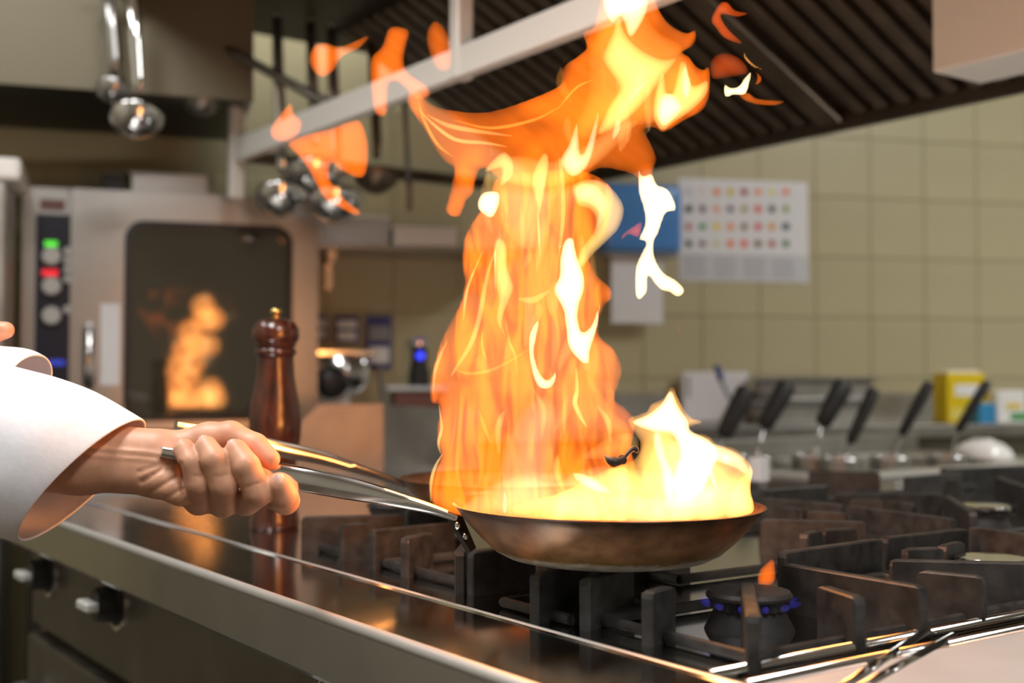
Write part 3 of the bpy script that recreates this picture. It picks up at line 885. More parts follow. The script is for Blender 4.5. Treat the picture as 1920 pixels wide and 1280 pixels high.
C_LUMP = [(1178, 786), (1196, 778), (1214, 771), (1221, 756), (1242, 748), (1254, 730), (1258, 716), (1264, 732), (1276, 756), (1292, 780), (1318, 790), (1300, 797), (1288, 800), (1300, 813), (1326, 815), (1342, 831), (1372, 838), (1396, 856), (1408, 880), (1403, 912), (1409, 945), (1400, 962),
          (1330, 972), (1150, 976), (1000, 974), (960, 950), (1050, 925), (1100, 900), (1140, 880), (1190, 862), (1202, 832), (1186, 806)]
tongue('flame_lump', C_LUMP, (1.0, 0.46, 0.10), 1.9, 0.03, 0.003, dy=-0.03, ph=2, noise=(15.0, (1.5, 0.35, 0.9), 0.4, 1.9))
D_BASE = [(872, 962), (880, 935), (930, 905), (985, 890), (1040, 905), (1090, 880), (1140, 872), (1210, 880), (1300, 870), (1390, 890), (1404, 955), (1330, 970), (1150, 976), (980, 974)]
tongue('base_glow', D_BASE, (1.0, 0.70, 0.30), 0.85, 0.05, 0.012, dy=-0.02, ph=3, h=0.004)
# pale and bright tongues
def many(name, L_):
    for i, (poly, col, Lum, t, ew, dy) in enumerate(L_):
        tongue(name, poly, col, Lum, t, ew, dy, wob=0.003, ph=i * 1.3, h=0.0022)
many('bright_flame', [
    ([(1184, 792), (1215, 776), (1240, 756), (1258, 730), (1272, 760), (1292, 790), (1296, 806), (1330, 824), (1348, 850), (1330, 900), (1310, 930), (1270, 940), (1265, 890), (1275, 850), (1260, 815), (1225, 810)], WHITE, 2.6, 0.012, 0.004, -0.035),
    ([(1225, 812), (1240, 812), (1252, 860), (1270, 900), (1262, 940), (1245, 930), (1238, 880), (1228, 850)], WHITE, 1.8, 0.008, 0.004, -0.045),
    ([(1330, 830), (1372, 842), (1398, 862), (1402, 890), (1380, 880), (1350, 868), (1330, 860)], WHITE, 1.6, 0.01, 0.005, -0.03),
    ([(1070, 885), (1100, 888), (1130, 905), (1150, 925), (1135, 925), (1115, 922), (1090, 910)], WHITE, 1.9, 0.008, 0.005, -0.05),
    ([(1240, 950), (1260, 925), (1300, 905), (1345, 915), (1340, 945), (1290, 955)], WHITE, 0.9, 0.01, 0.007, -0.05),
    # the falling white wisp in front of the towel dispenser
    ([(1196, 316), (1204, 330), (1222, 326), (1232, 346), (1248, 352), (1260, 366), (1269, 394), (1250, 400), (1241, 420), (1236, 436), (1228, 452), (1227, 472), (1233, 492), (1246, 511), (1266, 523), (1283, 540), (1281, 553), (1268, 557), (1254, 548), (1240, 545), (1226, 531), (1216, 518), (1215, 545), (1205, 559), (1197, 563), (1190, 548), (1191, 502), (1203, 472), (1211, 455), (1200, 451), (1197, 445), (1208, 420), (1205, 390), (1196, 360)], WHITE, 3.6, 0.008, 0.0045, -0.01),
    # curl
    ([(1074, 346), (1106, 336), (1140, 346), (1170, 386), (1162, 426), (1140, 451), (1112, 478), (1094, 500), (1076, 500), (1090, 465), (1112, 435), (1116, 408), (1104, 392), (1084, 386), (1074, 366)], YELLOW, 1.2, 0.012, 0.004, -0.02),
    ([(1076, 352), (1104, 342), (1128, 356), (1140, 384), (1128, 420), (1116, 430), (1120, 400), (1104, 384), (1082, 376)], WHITE, 0.7, 0.008, 0.004, -0.03),
    # central white streak
    ([(1058, 452), (1074, 446), (1082, 480), (1096, 520), (1094, 548), (1086, 572), (1084, 600), (1092, 622), (1108, 610), (1120, 578), (1126, 566), (1121, 612), (1108, 652), (1103, 682), (1086, 676), (1066, 650), (1060, 612), (1055, 580), (1038, 544), (1048, 518), (1050, 482)], WHITE, 2.6, 0.009, 0.003, -0.03),
    # U loop
    ([(990, 642), (998, 612), (1012, 598), (1006, 634), (1002, 662), (1012, 698), (1028, 712), (1044, 690), (1041, 716), (1026, 730), (1008, 724), (996, 694)], WHITE, 2.2, 0.006, 0.0025, -0.035),
    ([(926, 455), (940, 445), (951, 462), (952, 500), (964, 536), (956, 562), (942, 602), (950, 628), (962, 655), (946, 632), (930, 600), (934, 560), (926, 520)], YELLOW, 1.0, 0.007, 0.003, -0.03),
    ([(926, 470), (932, 470), (930, 520), (931, 552), (925, 530), (924, 495)], WHITE, 1.5, 0.004, 0.002, -0.035),
    # blob at the left shoulder
    ([(895, 378), (905, 362), (925, 358), (938, 366), (934, 392), (922, 410), (906, 402), (896, 392)], WHITE, 2.6, 0.008, 0.003, 0.0),
    ([(904, 326), (925, 298), (946, 284), (962, 300), (964, 325), (950, 345), (936, 350), (940, 318), (920, 322)], YELLOW, 1.3, 0.008, 0.004, 0.0),
    ([(996, 345), (1004, 310), (1020, 285), (1030, 300), (1024, 350), (1016, 390), (1010, 420), (1006, 385)], YELLOW, 1.3, 0.008, 0.004, -0.01),
    ([(1050, 300), (1066, 270), (1082, 230), (1090, 290), (1110, 240), (1124, 200), (1118, 260), (1104, 310), (1080, 332), (1062, 325)], WHITE, 1.6, 0.010, 0.005, 0.0),
    ([(1040, 520), (1048, 440), (1050, 360), (1046, 300), (1056, 300), (1062, 380), (1056, 450)], YELLOW, 1.2, 0.006, 0.003, -0.02),
    # upper right mass
    ([(1130, 110), (1148, 60), (1160, 20), (1172, 60), (1200, 90), (1240, 110), (1270, 110), (1240, 150), (1210, 190), (1180, 220), (1150, 240), (1120, 250), (1140, 200), (1160, 160)], YELLOW, 1.8, 0.018, 0.008, 0.01),
    ([(1105, 95), (1135, 40), (1200, 20), (1235, 60), (1280, 85), (1285, 110), (1310, 140), (1320, 175), (1270, 222), (1220, 232), (1160, 245), (1100, 262), (1075, 240), (1100, 180)], (1.0, 0.4, 0.06), 0.7, 0.02, 0.015, 0.02),
    ([(905, 330), (960, 290), (1040, 300), (1110, 262), (1150, 235), (1200, 225), (1170, 262), (1120, 310), (1080, 330), (1040, 380), (1030, 440), (990, 470), (950, 440), (930, 390)], YELLOW, 0.7, 0.02, 0.012, 0.0),
    ([(985, 760), (1020, 740), (1050, 780), (1045, 860), (1040, 930), (1000, 960), (930, 960), (935, 880), (950, 820)], (1.0, 0.6, 0.36), 0.55, 0.03, 0.02, -0.03),
    ([(1130, 0), (1150, -40), (1205, -40), (1216, 10), (1200, 50), (1180, 70), (1165, 30), (1150, 45), (1138, 30)], WHITE, 1.6, 0.012, 0.005, 0.01),
    ([(1225, 215), (1232, 160), (1245, 132), (1250, 170), (1262, 170), (1278, 110), (1290, 140), (1300, 160), (1326, 150), (1326, 176), (1300, 205), (1265, 228), (1243, 244)], YELLOW, 1.5, 0.014, 0.004, 0.0),
    ([(1230, 210), (1240, 178), (1262, 176), (1280, 200), (1272, 215), (1244, 238)], WHITE, 1.8, 0.010, 0.005, -0.01),
    ([(1276, 165), (1284, 112), (1292, 140), (1296, 160), (1288, 190)], WHITE, 1.6, 0.006, 0.004, 0.0),
    ([(1145, 262), (1152, 228), (1162, 220), (1164, 245), (1152, 264)], WHITE, 1.2, 0.006, 0.004, -0.01),
    ([(1060, 940), (1040, 900), (1035, 870), (1048, 850), (1056, 900), (1064, 930), (1040, 965), (1030, 970)], YELLOW, 0.8, 0.008, 0.005, -0.04),
    ([(942, 935), (946, 915), (952, 935), (950, 962), (942, 962)], WHITE, 1.2, 0.006, 0.003, -0.05),
    ([(1185, 800), (1150, 770), (1120, 720), (1090, 690), (1110, 740), (1128, 790), (1150, 820), (1175, 830)], AMBER, 0.8, 0.016, 0.008, -0.01),
    ([(1090, 860), (1120, 830), (1150, 815), (1185, 810), (1200, 840), (1150, 860)], YELLOW, 0.6, 0.016, 0.010, -0.01),
])
# soft inner licks filling the column
def soft_lick(x, y, hgt, wid, sway):
    n = 7; L_, R_ = [], []
    for i in range(n):
        f = i / (n - 1)
        cxp = x + sway * math.sin(f * 2.6) + 0.25 * wid * math.sin(5 * f + x)
        w_ = wid * (math.sin(math.pi * min(1, f * 1.25 + 0.08)) * 0.9 if f < 0.75 else 0.33 * (1 - f) * 4 * 0.9) / 2 + 0.6
        L_.append((cxp - w_, y - hgt * f)); R_.append((cxp + w_, y - hgt * f))
    return L_ + R_[::-1]
R2 = random.Random(11)
for i in range(46):
    f = R2.random()
    yb = 945 - f * 560
    cxx = 985 + 60 * math.sin(f * 3.0) - 40 * (1 - f)
    half = 125 if f < 0.5 else 95
    x = cxx + R2.uniform(-half, half)
    if i % 5 == 4: x, yb = R2.uniform(1060, 1240), R2.uniform(180, 300)
    hgt = R2.uniform(70, 190); wid = R2.uniform(10, 34)
    col = (YELLOW, AMBER, YELLOW)[i % 3]
    tongue('soft_flame', soft_lick(x, yb, hgt, wid, R2.uniform(-22, 22)), col, R2.uniform(0.18, 0.55), 0.006 + wid * 0.0002, 0.004, R2.uniform(-0.04, 0.03), wob=0.003, ph=i, h=0.003)
# thin bright filaments
def fil(pts, r, col, Lum, dy):
    P = smooth_path([tuple(at_Y(x, y, Y0 + dy + 0.006 * math.sin(i * 1.7))) for i, (x, y) in enumerate(pts)], 5)
    n = len(P)
    rad = [r * (0.25 + 0.75 * math.sin(math.pi * (i + 0.5) / n)) for i in range(n)]
    V, F = tube(P, rad, 8, up=(0.3, 1, 0.1))
    part('filament', V, F, fmat(col, Lum, r), fire, smooth=True)
for pts, r, col, Lum, dy in [
    ([(905, 470), (880, 530), (872, 565), (869, 600)], 0.0016, YELLOW, 0.7, -0.03),
    ([(940, 440), (918, 500), (905, 560), (895, 610), (880, 650), (858, 685), (846, 705)], 0.0026, YELLOW, 0.6, -0.035),
    ([(838, 640), (824, 670), (815, 700), (812, 740)], 0.0020, YELLOW, 0.6, -0.03),
    ([(823, 760), (828, 800), (822, 830), (826, 850)], 0.0016, YELLOW, 0.8, -0.03),
    ([(830, 850), (816, 875), (808, 905), (808, 940)], 0.0018, YELLOW, 0.9, -0.03),
    ([(948, 600), (955, 640), (965, 665), (970, 700)], 0.0014, AMBER, 0.6, -0.03),
    ([(1008, 395), (1010, 430), (1012, 480)], 0.0013, YELLOW, 0.7, -0.03),
    ([(1080, 690), (1082, 730), (1078, 755), (1088, 780), (1100, 800)], 0.0026, YELLOW, 0.9, -0.035),
    ([(905, 620), (904, 650), (912, 675)], 0.0014, AMBER, 0.7, -0.03),
    ([(972, 560), (1000, 562), (1030, 545)], 0.0035, YELLOW, 0.5, -0.02),
    ([(850, 690), (880, 700), (930, 690), (1000, 650)], 0.0018, AMBER, 0.5, -0.03),
    ([(800, 215), (840, 235), (890, 245), (960, 255)], 0.0026, YELLOW, 0.6, 0.01),
    ([(785, 205), (815, 235), (855, 262), (910, 268), (950, 275)], 0.0022, YELLOW, 0.7, 0.0),
    ([(850, 225), (920, 240), (1000, 225), (1050, 200)], 0.0018, AMBER, 0.7, 0.01),
    ([(785, 190), (795, 225), (820, 270), (850, 295)], 0.002, AMBER, 0.7, 0.01),
    ([(1180, 190), (1200, 165), (1218, 150)], 0.0014, YELLOW, 1.0, 0.0),
    ([(1045, 205), (1080, 165), (1110, 150)], 0.0014, AMBER, 0.7, 0.0),
    ([(898, 770), (908, 800), (920, 830)], 0.002, AMBER, 0.5, -0.03),
    ([(945, 770), (935, 800), (935, 850)], 0.0035, YELLOW, 0.45, -0.03),
    ([(1000, 730), (1020, 770), (1015, 820)], 0.003, AMBER, 0.5, -0.03),
    ([(1120, 760), (1140, 790), (1145, 830)], 0.003, YELLOW, 0.45, -0.03),
    ([(1330, 870), (1336, 895), (1345, 920)], 0.002, WHITE, 0.9, -0.05),
]:
    fil(pts, r, col, Lum, dy)
# lights of the fire itself
for px, py in FIRE_LAMPS:
    ld = bpy.data.lights.new('fire_light', 'POINT')
    ld.energy = FIRE_W; ld.color = (1.0, 0.34, 0.07); ld.shadow_soft_size = 0.05
    lo = bpy.data.objects.new('fire_light', ld); COL.objects.link(lo)
    lo.parent = fire; lo.location = at_Y(px, py, Y0) - Vector(pc)

# detached licks of flame, each its own
def lick(polys, label, group='loose licks of flame'):
    c = at_Y(*np.mean(np.array(polys[0][0]), axis=0), Y0 + polys[0][5])
    t = empty('flame_lick', c, label, 'flame', group)
    for i, (poly, col, Lum, t_, ew, dy) in enumerate(polys):
        tongue('flame_tongue', poly, col, Lum, t_, ew, dy, wob=0.003, ph=i, parent=t, h=0.0022)
lick([([(506, 245), (520, 222), (546, 192), (554, 214), (568, 228), (562, 252), (540, 267), (514, 264)], ORANGE, 1.25, 0.014, 0.004, 0.2)], 'small pointed orange flame at the far left, beside the hood lip')
lick([([(540, 270), (580, 252), (620, 242), (650, 230), (676, 226), (689, 255), (693, 290), (688, 325), (672, 336), (640, 322), (622, 308), (621, 335), (632, 352), (652, 376), (678, 397), (668, 406), (640, 393), (610, 376), (592, 346), (578, 320), (560, 295)], ORANGE, 1.35, 0.018, 0.004, 0.2)], 'large drooping orange flame hanging below the hood lip at left')
lick([([(579, 112), (588, 86), (610, 79), (640, 86), (692, 64), (672, 90), (642, 106), (626, 132), (605, 146), (588, 136)], ORANGE, 1.2, 0.014, 0.004, 0.2)], 'tadpole shaped orange flame above the hood lip at left')
lick([([(694, 110), (715, 85), (730, 50), (766, 54), (762, 80), (757, 110), (764, 132), (782, 146), (802, 160), (806, 178), (782, 186), (762, 168), (742, 152), (728, 160), (726, 214), (702, 212), (694, 160)], ORANGE, 1.15, 0.014, 0.004, 0.2)], 'forked orange flame crossing the bright hood lip left of the post')
lick([([(798, 66), (812, 38), (832, 48), (847, 82), (846, 126), (824, 132), (808, 112)], ORANGE, 0.9, 0.014, 0.006, 0.2)], 'soft orange flame against the hood post')
lick([([(1334, 34), (1350, 4), (1366, 2), (1380, 17), (1407, 22), (1385, 29), (1364, 25), (1353, 26), (1362, 45), (1376, 61), (1397, 81), (1376, 76), (1356, 66), (1344, 50)], RED, 1.0, 0.010, 0.003, 0.05)], 'thin red hook of flame at the top right of the fire')
lick([([(1333, 112), (1355, 96), (1386, 104), (1404, 124), (1401, 138), (1370, 144), (1335, 147)], RED, 0.6, 0.014, 0.008, 0.08),
      ([(1358, 156), (1370, 163), (1385, 160), (1396, 145), (1410, 132), (1404, 165), (1396, 178), (1375, 178), (1364, 183), (1357, 175)], WHITE, 3.4, 0.006, 0.003, 0.04),
      ([(1392, 94), (1408, 117), (1436, 135), (1412, 127), (1396, 113)], (1.0, 0.4, 0.08), 2.6, 0.004, 0.002, 0.04),
      ([(1412, 130), (1428, 147), (1424, 158), (1412, 162), (1418, 148)], ORANGE, 1.0, 0.005, 0.002, 0.04),
      ([(1384, 177), (1404, 174), (1420, 185), (1472, 190), (1450, 199), (1415, 196), (1395, 189)], ORANGE, 1.0, 0.008, 0.003, 0.05)], 'pale curling flame with an orange tail under the hood filters')
lick([([(1268, 588), (1273, 606), (1276, 636), (1270, 620)], RED, 0.7, 0.004, 0.002, 0.0)], 'thin red sliver of flame in front of the tiled wall')
lick([([(1165, 440), (1185, 424), (1204, 415), (1200, 445), (1185, 442), (1178, 440), (1165, 452)], RED, 0.8, 0.006, 0.003, 0.0)], 'small pinkish flame in front of the blue dispenser')
bf = Vector((BC.x, BC.y, 0))
YB = BC.y
lick([([(1420, 1088), (1426, 1068), (1440, 1055), (1452, 1046), (1456, 1066), (1456, 1088), (1444, 1099), (1426, 1099)], ORANGE, 1.3, 0.008, 0.004, YB - Y0 + 0.03)], 'round orange flame on the lit gas burner')
# blue gas jets round the lit burner
bt = empty('gas_flame', BC + Vector((0, 0, 0.02)), 'faint blue and violet gas jets around the lit burner', 'flame')
for k in range(12):
    tt = 2 * math.pi * (k + 0.3) / 12
    p = BC + Vector((0.034 * math.cos(tt), 0.034 * math.sin(tt), 0.022))
    dr = Vector((math.cos(tt), math.sin(tt), 0.35)).normalized()
    V, F = tube([p, p + dr * 0.003, p + dr * 0.007, p + dr * 0.011], [0.002, 0.0034, 0.0024, 0.0004], 8, up=(0, 0.2, 1))
    part('jet', V, F, fmat((0.10, 0.09, 1.0), 0.10, 0.003), bt, smooth=True)

# ================================================================== HOOD
HZ0 = ZC + 0.55
c1 = at_z(443, 304, HZ0); c2 = at_z(1205, 326, HZ0); c3 = at_z(1920, 175, HZ0); n1 = at_z(1091, 64, HZ0)
HB0 = (ab(c1)[1] + ab(n1)[1]) / 2; HB1 = (ab(c2)[1] + ab(c3)[1]) / 2; HA1 = ab(c1)[0]; HA0 = 0.35
hood = empty('extractor_hood', isl((HA0 + HA1) / 2, HB0, HZ0), 'big steel extractor hood with baffle filters over the range', 'hood')
LH = 0.056
part('front_lip', *boxi(HA0, HA1, HB0 - 0.012, HB0 + 0.012, HZ0, HZ0 + LH, 0.003, 2), M['lip'], hood)
part('end_lip', *boxi(HA1 - 0.02, HA1, HB0 + 0.012, HB1, HZ0, HZ0 + 0.03, 0.002), M['rust'], hood)
part('back_lip', *boxi(HA0, HA1, HB1 - 0.02, HB1, HZ0, HZ0 + 0.035, 0.002), M['hood_dark'], hood)
CAN = ZC + 0.93
part('canopy', *boxi(HA0, HA1 + 0.15, HB0 - 0.35, HB1, CAN, CAN + 0.35, 0.004), M['hood_dark'], hood)
part('back_panel', *boxi(HA0, HA1, HB1 - 0.012, HB1, HZ0 + 0.035, CAN), M['hood_dark'], hood)
for px, w in ((861, 0.03), (441, 0.028)):
    v = at_b(px, 150, HB0)
    a = ab(v)[0]
    z0 = HZ0 if px > 600 else HZ0 - 0.09
    part('post', *boxi(a - w / 2, a + w / 2, HB0 - 0.013, HB0 + 0.022, z0, CAN, 0.003), M['lip'], hood)
# sloping filter bank: slats from the low back edge up towards the front
fz0, fz1 = HZ0 + 0.02, CAN - 0.03
fb0, fb1 = HB1 - 0.03, HB0 + 0.25
sl_len = math.hypot(fb1 - fb0, fz1 - fz0); ang = math.atan2(fz1 - fz0, fb0 - fb1)
fr = part('filter_backing', *loft([[isl(a, fb0, fz0 + 0.03), isl(a, fb1, fz1 + 0.03), isl(a, fb1, fz1 + 0.045), isl(a, fb0, fz0 + 0.045)] for a in (HA0, HA1 - 0.02)]), M['hood_dark'], hood)
V, F = cube(sl_len, 0.03, 0.014, 0.005, 2)
Ry = Matrix.Rotation(ang, 3, 'Y')
V = [Ry @ v for v in V]
slat_me = raw_mesh('slat', V, F, M['rust'])
gaps = (ab(at_z(1560, 245, HZ0))[0],)
a = HA0 + 0.03
while a < HA1 - 0.04:
    if all(abs(a - g) > 0.05 for g in gaps):
        shared('slat', slat_me, isl(a, (fb0 + fb1) / 2, (fz0 + fz1) / 2 + 0.008), ISL, hood)
    a += 0.056
for g in gaps:
    V, F = cube(sl_len, 0.065, 0.018, 0.003)
    V = [Ry @ v for v in V]
    part('filter_frame', put(V, ISL, isl(g, (fb0 + fb1) / 2, (fz0 + fz1) / 2)), F, M['rust'], hood)
# steel box hanging at the near end
v = at_z(1748, 136, HZ0 - 0.02)
va, vb = ab(v)
part('light_housing', *boxi(va - 1.0, va, vb, vb + 0.14, HZ0 - 0.02, HZ0 + 0.2, 0.003), M['lip'], hood)
# brace with hook at the far corner
part('brace', *tube([at_Y(418, 88, 2.918), at_Y(455, 108, 2.884), at_Y(560, 165, 2.781), at_Y(650, 212, 2.712)], 0.012, 8), M['dark_steel'], hood, smooth=True)
part('hanging_rail', *tube([at_Y(170, -40, 2.678), at_Y(440, -20, 2.884), at_Y(860, 10, 3.090)], 0.011, 8), M['steel'], hood, smooth=True)

# ladles hanging from the rail
def ladle(px, py, rx, Y, label, face=(0, -1, 0.25), m='polish', top=-30):
    c = at_Y(px, py, Y); r = rx * Y / FPX
    t = empty('ladle', c, label, 'ladle', 'hanging ladles')
    ax = Vector(face).normalized()
    part('bowl', *lathe([(0, -0.62 * r), (0.35 * r, -0.56 * r), (0.7 * r, -0.36 * r), (0.92 * r, -0.1 * r), (r, 0.02 * r), (0.96 * r, 0.03 * r), (0.86 * r, -0.08 * r), (0.6 * r, -0.32 * r), (0.3 * r, -0.48 * r), (0, -0.54 * r)], c, 28, (-ax.x, -ax.y, -ax.z), cap=False), M[m], t, smooth=True)
    tp = at_Y(px - 8, top, Y)
    s = c + Vector((0, 0.0, r * 0.9))
    part('handle', *tube([s, s + Vector((0, 0.004, 0.04)), s.lerp(tp, 0.5), tp], [0.006, 0.0075, 0.009, 0.008], 8, up=(0, 1, 0), sx=1.6, sy=0.5), M[m], t, smooth=True)
    hk = [tp, tp + Vector((0, 0.012, 0.02)), tp + Vector((0, 0.03, 0.02)), tp + Vector((0, 0.036, 0.0))]
    part('hook', *tube(hk, 0.004, 6, up=(1, 0, 0)), M[m], t, smooth=True)
ladle(256, 222, 50, 2.644, 'shiny ladle with the large bowl hanging at upper left', (0.15, -0.55, -0.8))
ladle(212, 168, 32, 2.712, 'small dim ladle behind the shiny one at upper left', (0.15, -0.6, -0.7), 'steel')
ladle(378, 192, 34, 2.918, 'dim ladle in front of the dark oven hood opening', (0.1, -0.6, -0.7), 'dark_steel')
ladle(527, 370, 50, 2.953, 'grey ladle hanging over the top right corner of the oven', (0.15, -0.5, -0.8), 'polish', 30)
ladle(590, 330, 62, 3.090, 'wide bright skimmer ladle behind the drooping flame', (0.1, -0.45, -0.85), 'polish', 40)
ladle(630, 380, 54, 2.987, 'bright white ladle lowest at the tip of the drooping flame', (0.15, -0.5, -0.85), 'polish', 50)
ladle(706, 335, 42, 3.090, 'brown shaded ladle right of the drooping flame', (0.1, -0.4, -0.8), 'rust', 60)
t = empty('spatula', at_Y(770, 395, 3.090), 'narrow dark spatula hanging beside the brown ladle', 'spatula')
part('blade', *box(at_Y(768, 370, 3.090), (0.016, 0.004, 0.07), 0.2, 0.002), M['dark_steel'], t)
part('handle', *tube([at_Y(766, 345, 3.090), at_Y(752, 60, 3.090)], 0.007, 8, up=(0, 1, 0)), M['dark_steel'], t, smooth=True)

# ================================================================== COMBI OVEN
ORO = math.radians(18.0)
OX = Vector((math.cos(ORO), math.sin(ORO), 0)); ON = Vector((math.sin(ORO), -math.cos(ORO), 0))
OP = at_Y(317, 600, 3.17)
def at_o(px, py, off=0.0): return at_plane(px, py, OP + ON * off, ON)
def so(v): return (v - OP).dot(OX)
def boxo(s0, s1, z0, z1, o0, o1, bevel=0.0, seg=1):
    c = OP + OX * ((s0 + s1) / 2) + ON * ((o0 + o1) / 2); c.z = (z0 + z1) / 2
    return box(c, (s1 - s0, abs(o1 - o0), z1 - z0), ORO, bevel, seg)
def rect_o(x0, y0, x1, y1):
    a_ = at_o(x0, (y0 + y1) / 2); b_ = at_o(x1, (y0 + y1) / 2); t_ = at_o((x0 + x1) / 2, y0); u_ = at_o((x0 + x1) / 2, y1)
    return so(a_), so(b_), u_.z, t_.z
os0, os1, oz0, oz1 = rect_o(40, 362, 594, 806)
ov = empty('combi_oven', OP + Vector((0, 0, oz0 - OP.z)), 'stainless steel combi oven with a dark glass door reflecting the fire', 'oven')
ws0, ws1, wz0, wz1 = rect_o(232, 420, 546, 788)
# door skin with an opening: four bars around the window
ds0 = rect_o(136, 0, 200, 10)[0]
DEP = 0.26
part('casing', *merge(boxo(os0, ds0 + 0.002, oz0, oz1, -DEP, -0.012), boxo(os0, os1, oz1 - 0.02, oz1, -DEP, -0.012), boxo(os0, os1, oz0, oz0 + 0.02, -DEP, -0.012), boxo(os1 - 0.02, os1, oz0, oz1, -DEP, -0.012), boxo(os0, os1, oz0, oz1, -DEP, -DEP + 0.02)), M['steel'], ov)
part('cavity', *merge(boxo(ds0 + 0.02, os1 - 0.03, oz0 + 0.03, oz1 - 0.03, -DEP + 0.03, -DEP + 0.05)), M['oven_in'], ov)
def ring_plate(outer, inner, o0, o1, cx, cz):
    """flat plate with a hole; outlines have the same number of points"""
    n = len(outer); V = []
    for off in (o0, o1):
        for P in (outer, inner):
            for u, w_ in P:
                p = OP + OX * (cx + u) + ON * off; p.z = cz + w_; V.append(p)
    F = []
    for k in range(n):
        k2_ = (k + 1) % n
        F.append((k, k2_, n + k2_, n + k)); F.append((2 * n + k, 3 * n + k, 3 * n + k2_, 2 * n + k2_))
        F.append((k, 2 * n + k, 2 * n + k2_, k2_)); F.append((n + k, n + k2_, 3 * n + k2_, 3 * n + k))
    return V, F
cx, cz = (ws0 + ws1) / 2, (wz0 + wz1) / 2
ww, wh = ws1 - ws0, wz1 - wz0
def rr(w, h, r): return rounded_rect(w, h, r, 8)
inner = rr(ww, wh, 0.05)
dw0, dw1, dz0, dz1 = ds0 - cx + 0.003, os1 - cx, oz0 - cz + 0.004, oz1 - cz - 0.002
outer = []
for u, w_ in inner:      # same count, pushed out to the door's rectangle
    k_ = max(abs(u) / (ww / 2), abs(w_) / (wh / 2))
    uu, vv = u / k_, w_ / k_
    outer.append((uu / (ww / 2) * (dw1 if uu > 0 else -dw0), vv / (wh / 2) * (dz1 if vv > 0 else -dz0)))
dr = part('door', *ring_plate(outer, inner, 0.022, -0.01, cx, cz), M['steel'], ov)
part('window_seal', *ring_plate(inner, rr(ww - 0.03, wh - 0.03, 0.038), 0.028, 0.0, cx, cz), M['black'], dr)
pg = rr(ww - 0.028, wh - 0.028, 0.038)
V, F = [], []
for off in (0.02, 0.014):
    for u, w_ in pg:
        p = OP + OX * (cx + u) + ON * (off - 0.022 * u); p.z = cz + w_; V.append(p)
n = len(pg)
F = [list(range(n)), list(range(n, 2 * n))[::-1]] + [(k, (k + 1) % n, n + (k + 1) % n, n + k) for k in range(n)]
part('window_pane', V, F, M['glass'], dr)
for k in range(5):
    z = wz0 + wh * (0.14 + 0.18 * k)
    part('oven_rack', *boxo(ws0 + 0.01, ws1 - 0.01, z, z + 0.012, -0.2, -0.06), M['oven_in'], ov)
# handle and sticker
h0, h1, hz0, hz1 = rect_o(152, 608, 184, 722)
hh = part('door_handle', *tube([OP + OX * (h0 + 0.02) + ON * o_ + Vector((0, 0, z - OP.z)) for o_, z in ((0.02, hz1 - 0.01), (0.042, hz1 - 0.01), (0.042, hz0), (0.02, hz0))], 0.014, 12), M['polish'], dr, smooth=True)
s0_, s1_, z0_, z1_ = rect_o(188, 570, 225, 722)
part('sticker', *boxo(s0_, s1_, z0_, z1_, 0.022, 0.0235), M['paper'], dr)
# control column
p0, p1, pz0, pz1 = rect_o(66, 402, 132, 740)
cp = part('control_panel', *boxo(p0, p1, pz0, pz1, -0.012, 0.006, 0.002), M['navy'], ov)
part('column_face', *boxo(os0, ds0 - 0.002, oz0, oz1, -0.012, 0.0), M['steel'], ov)
for px, py, r in ((97, 481, 18), (97, 537, 18), (97, 592, 18)):
    v = at_o(px, py, 0.006)
    k = part('knob', *lathe([(r * v.y / FPX, 0), (r * 0.95 * v.y / FPX, 0.02), (r * 0.8 * v.y / FPX, 0.024), (0, 0.024)], v, 24, ON), M['knob'], cp, smooth='auto')
for px, py in ((127, 471), (127, 488), (127, 505), (127, 523), (127, 580)):
    v = at_o(px, py, 0.006)
    part('button', *lathe([(0.011, 0), (0.01, 0.006), (0, 0.007)], v, 14, ON), M['knob'], cp, smooth='auto')
def display(x0, y0, x1, y1, m_, nm, digits=0):
    a_, b_, c_, d_ = rect_o(x0, y0, x1, y1)
    if not digits:
        return part(nm, *boxo(a_, b_, c_, d_, 0.006, 0.008), m_, cp)
    w_ = (b_ - a_) / digits
    for i in range(digits):
        segs = []
        x = a_ + i * w_; e_ = w_ * 0.8; t_ = e_ * 0.22
        for q in (boxo(x, x + t_, c_, d_, 0.006, 0.008), boxo(x + e_ - t_, x + e_, c_, d_, 0.006, 0.008), boxo(x, x + e_, d_ - t_, d_, 0.006, 0.008), boxo(x, x + e_, (c_ + d_) / 2, (c_ + d_) / 2 + t_, 0.006, 0.008)):
            segs.append(q)
        part(nm, *merge(*segs), m_, cp)
display(84, 452, 108, 463, M['led_green'], 'green_display')
display(80, 507, 110, 519, M['led_red'], 'red_digit', 3)
display(92, 675, 122, 684, M['led_blue_dim'], 'blue_mark')
a_, b_, c_, d_ = rect_o(75, 374, 122, 394)
part('maker_plate', *boxo(a_, b_, c_, d_, 0.0, 0.003), M['pinkish'], ov)
# counter the oven stands on
bc0 = -2.2
ct = empty('back_counter', wall_pt(1.0, 0, 0.4), 'long steel counter along the tiled wall', 'counter')
CTZ = oz0 - 0.003
part('counter_top', *boxw(-1.35, 3.2, CTZ - 0.04, CTZ, 0.005, 0.40, 0.004), M['rough_steel'], ct)
part('upstand', *boxw(-0.3, 3.2, CTZ, CTZ + 0.09, 0.008, 0.02), M['rough_steel'], ct)
part('cabinet', *boxw(-1.35, 3.2, 0.0, CTZ - 0.04, 0.05, 0.38), M['dark_steel'], ct)
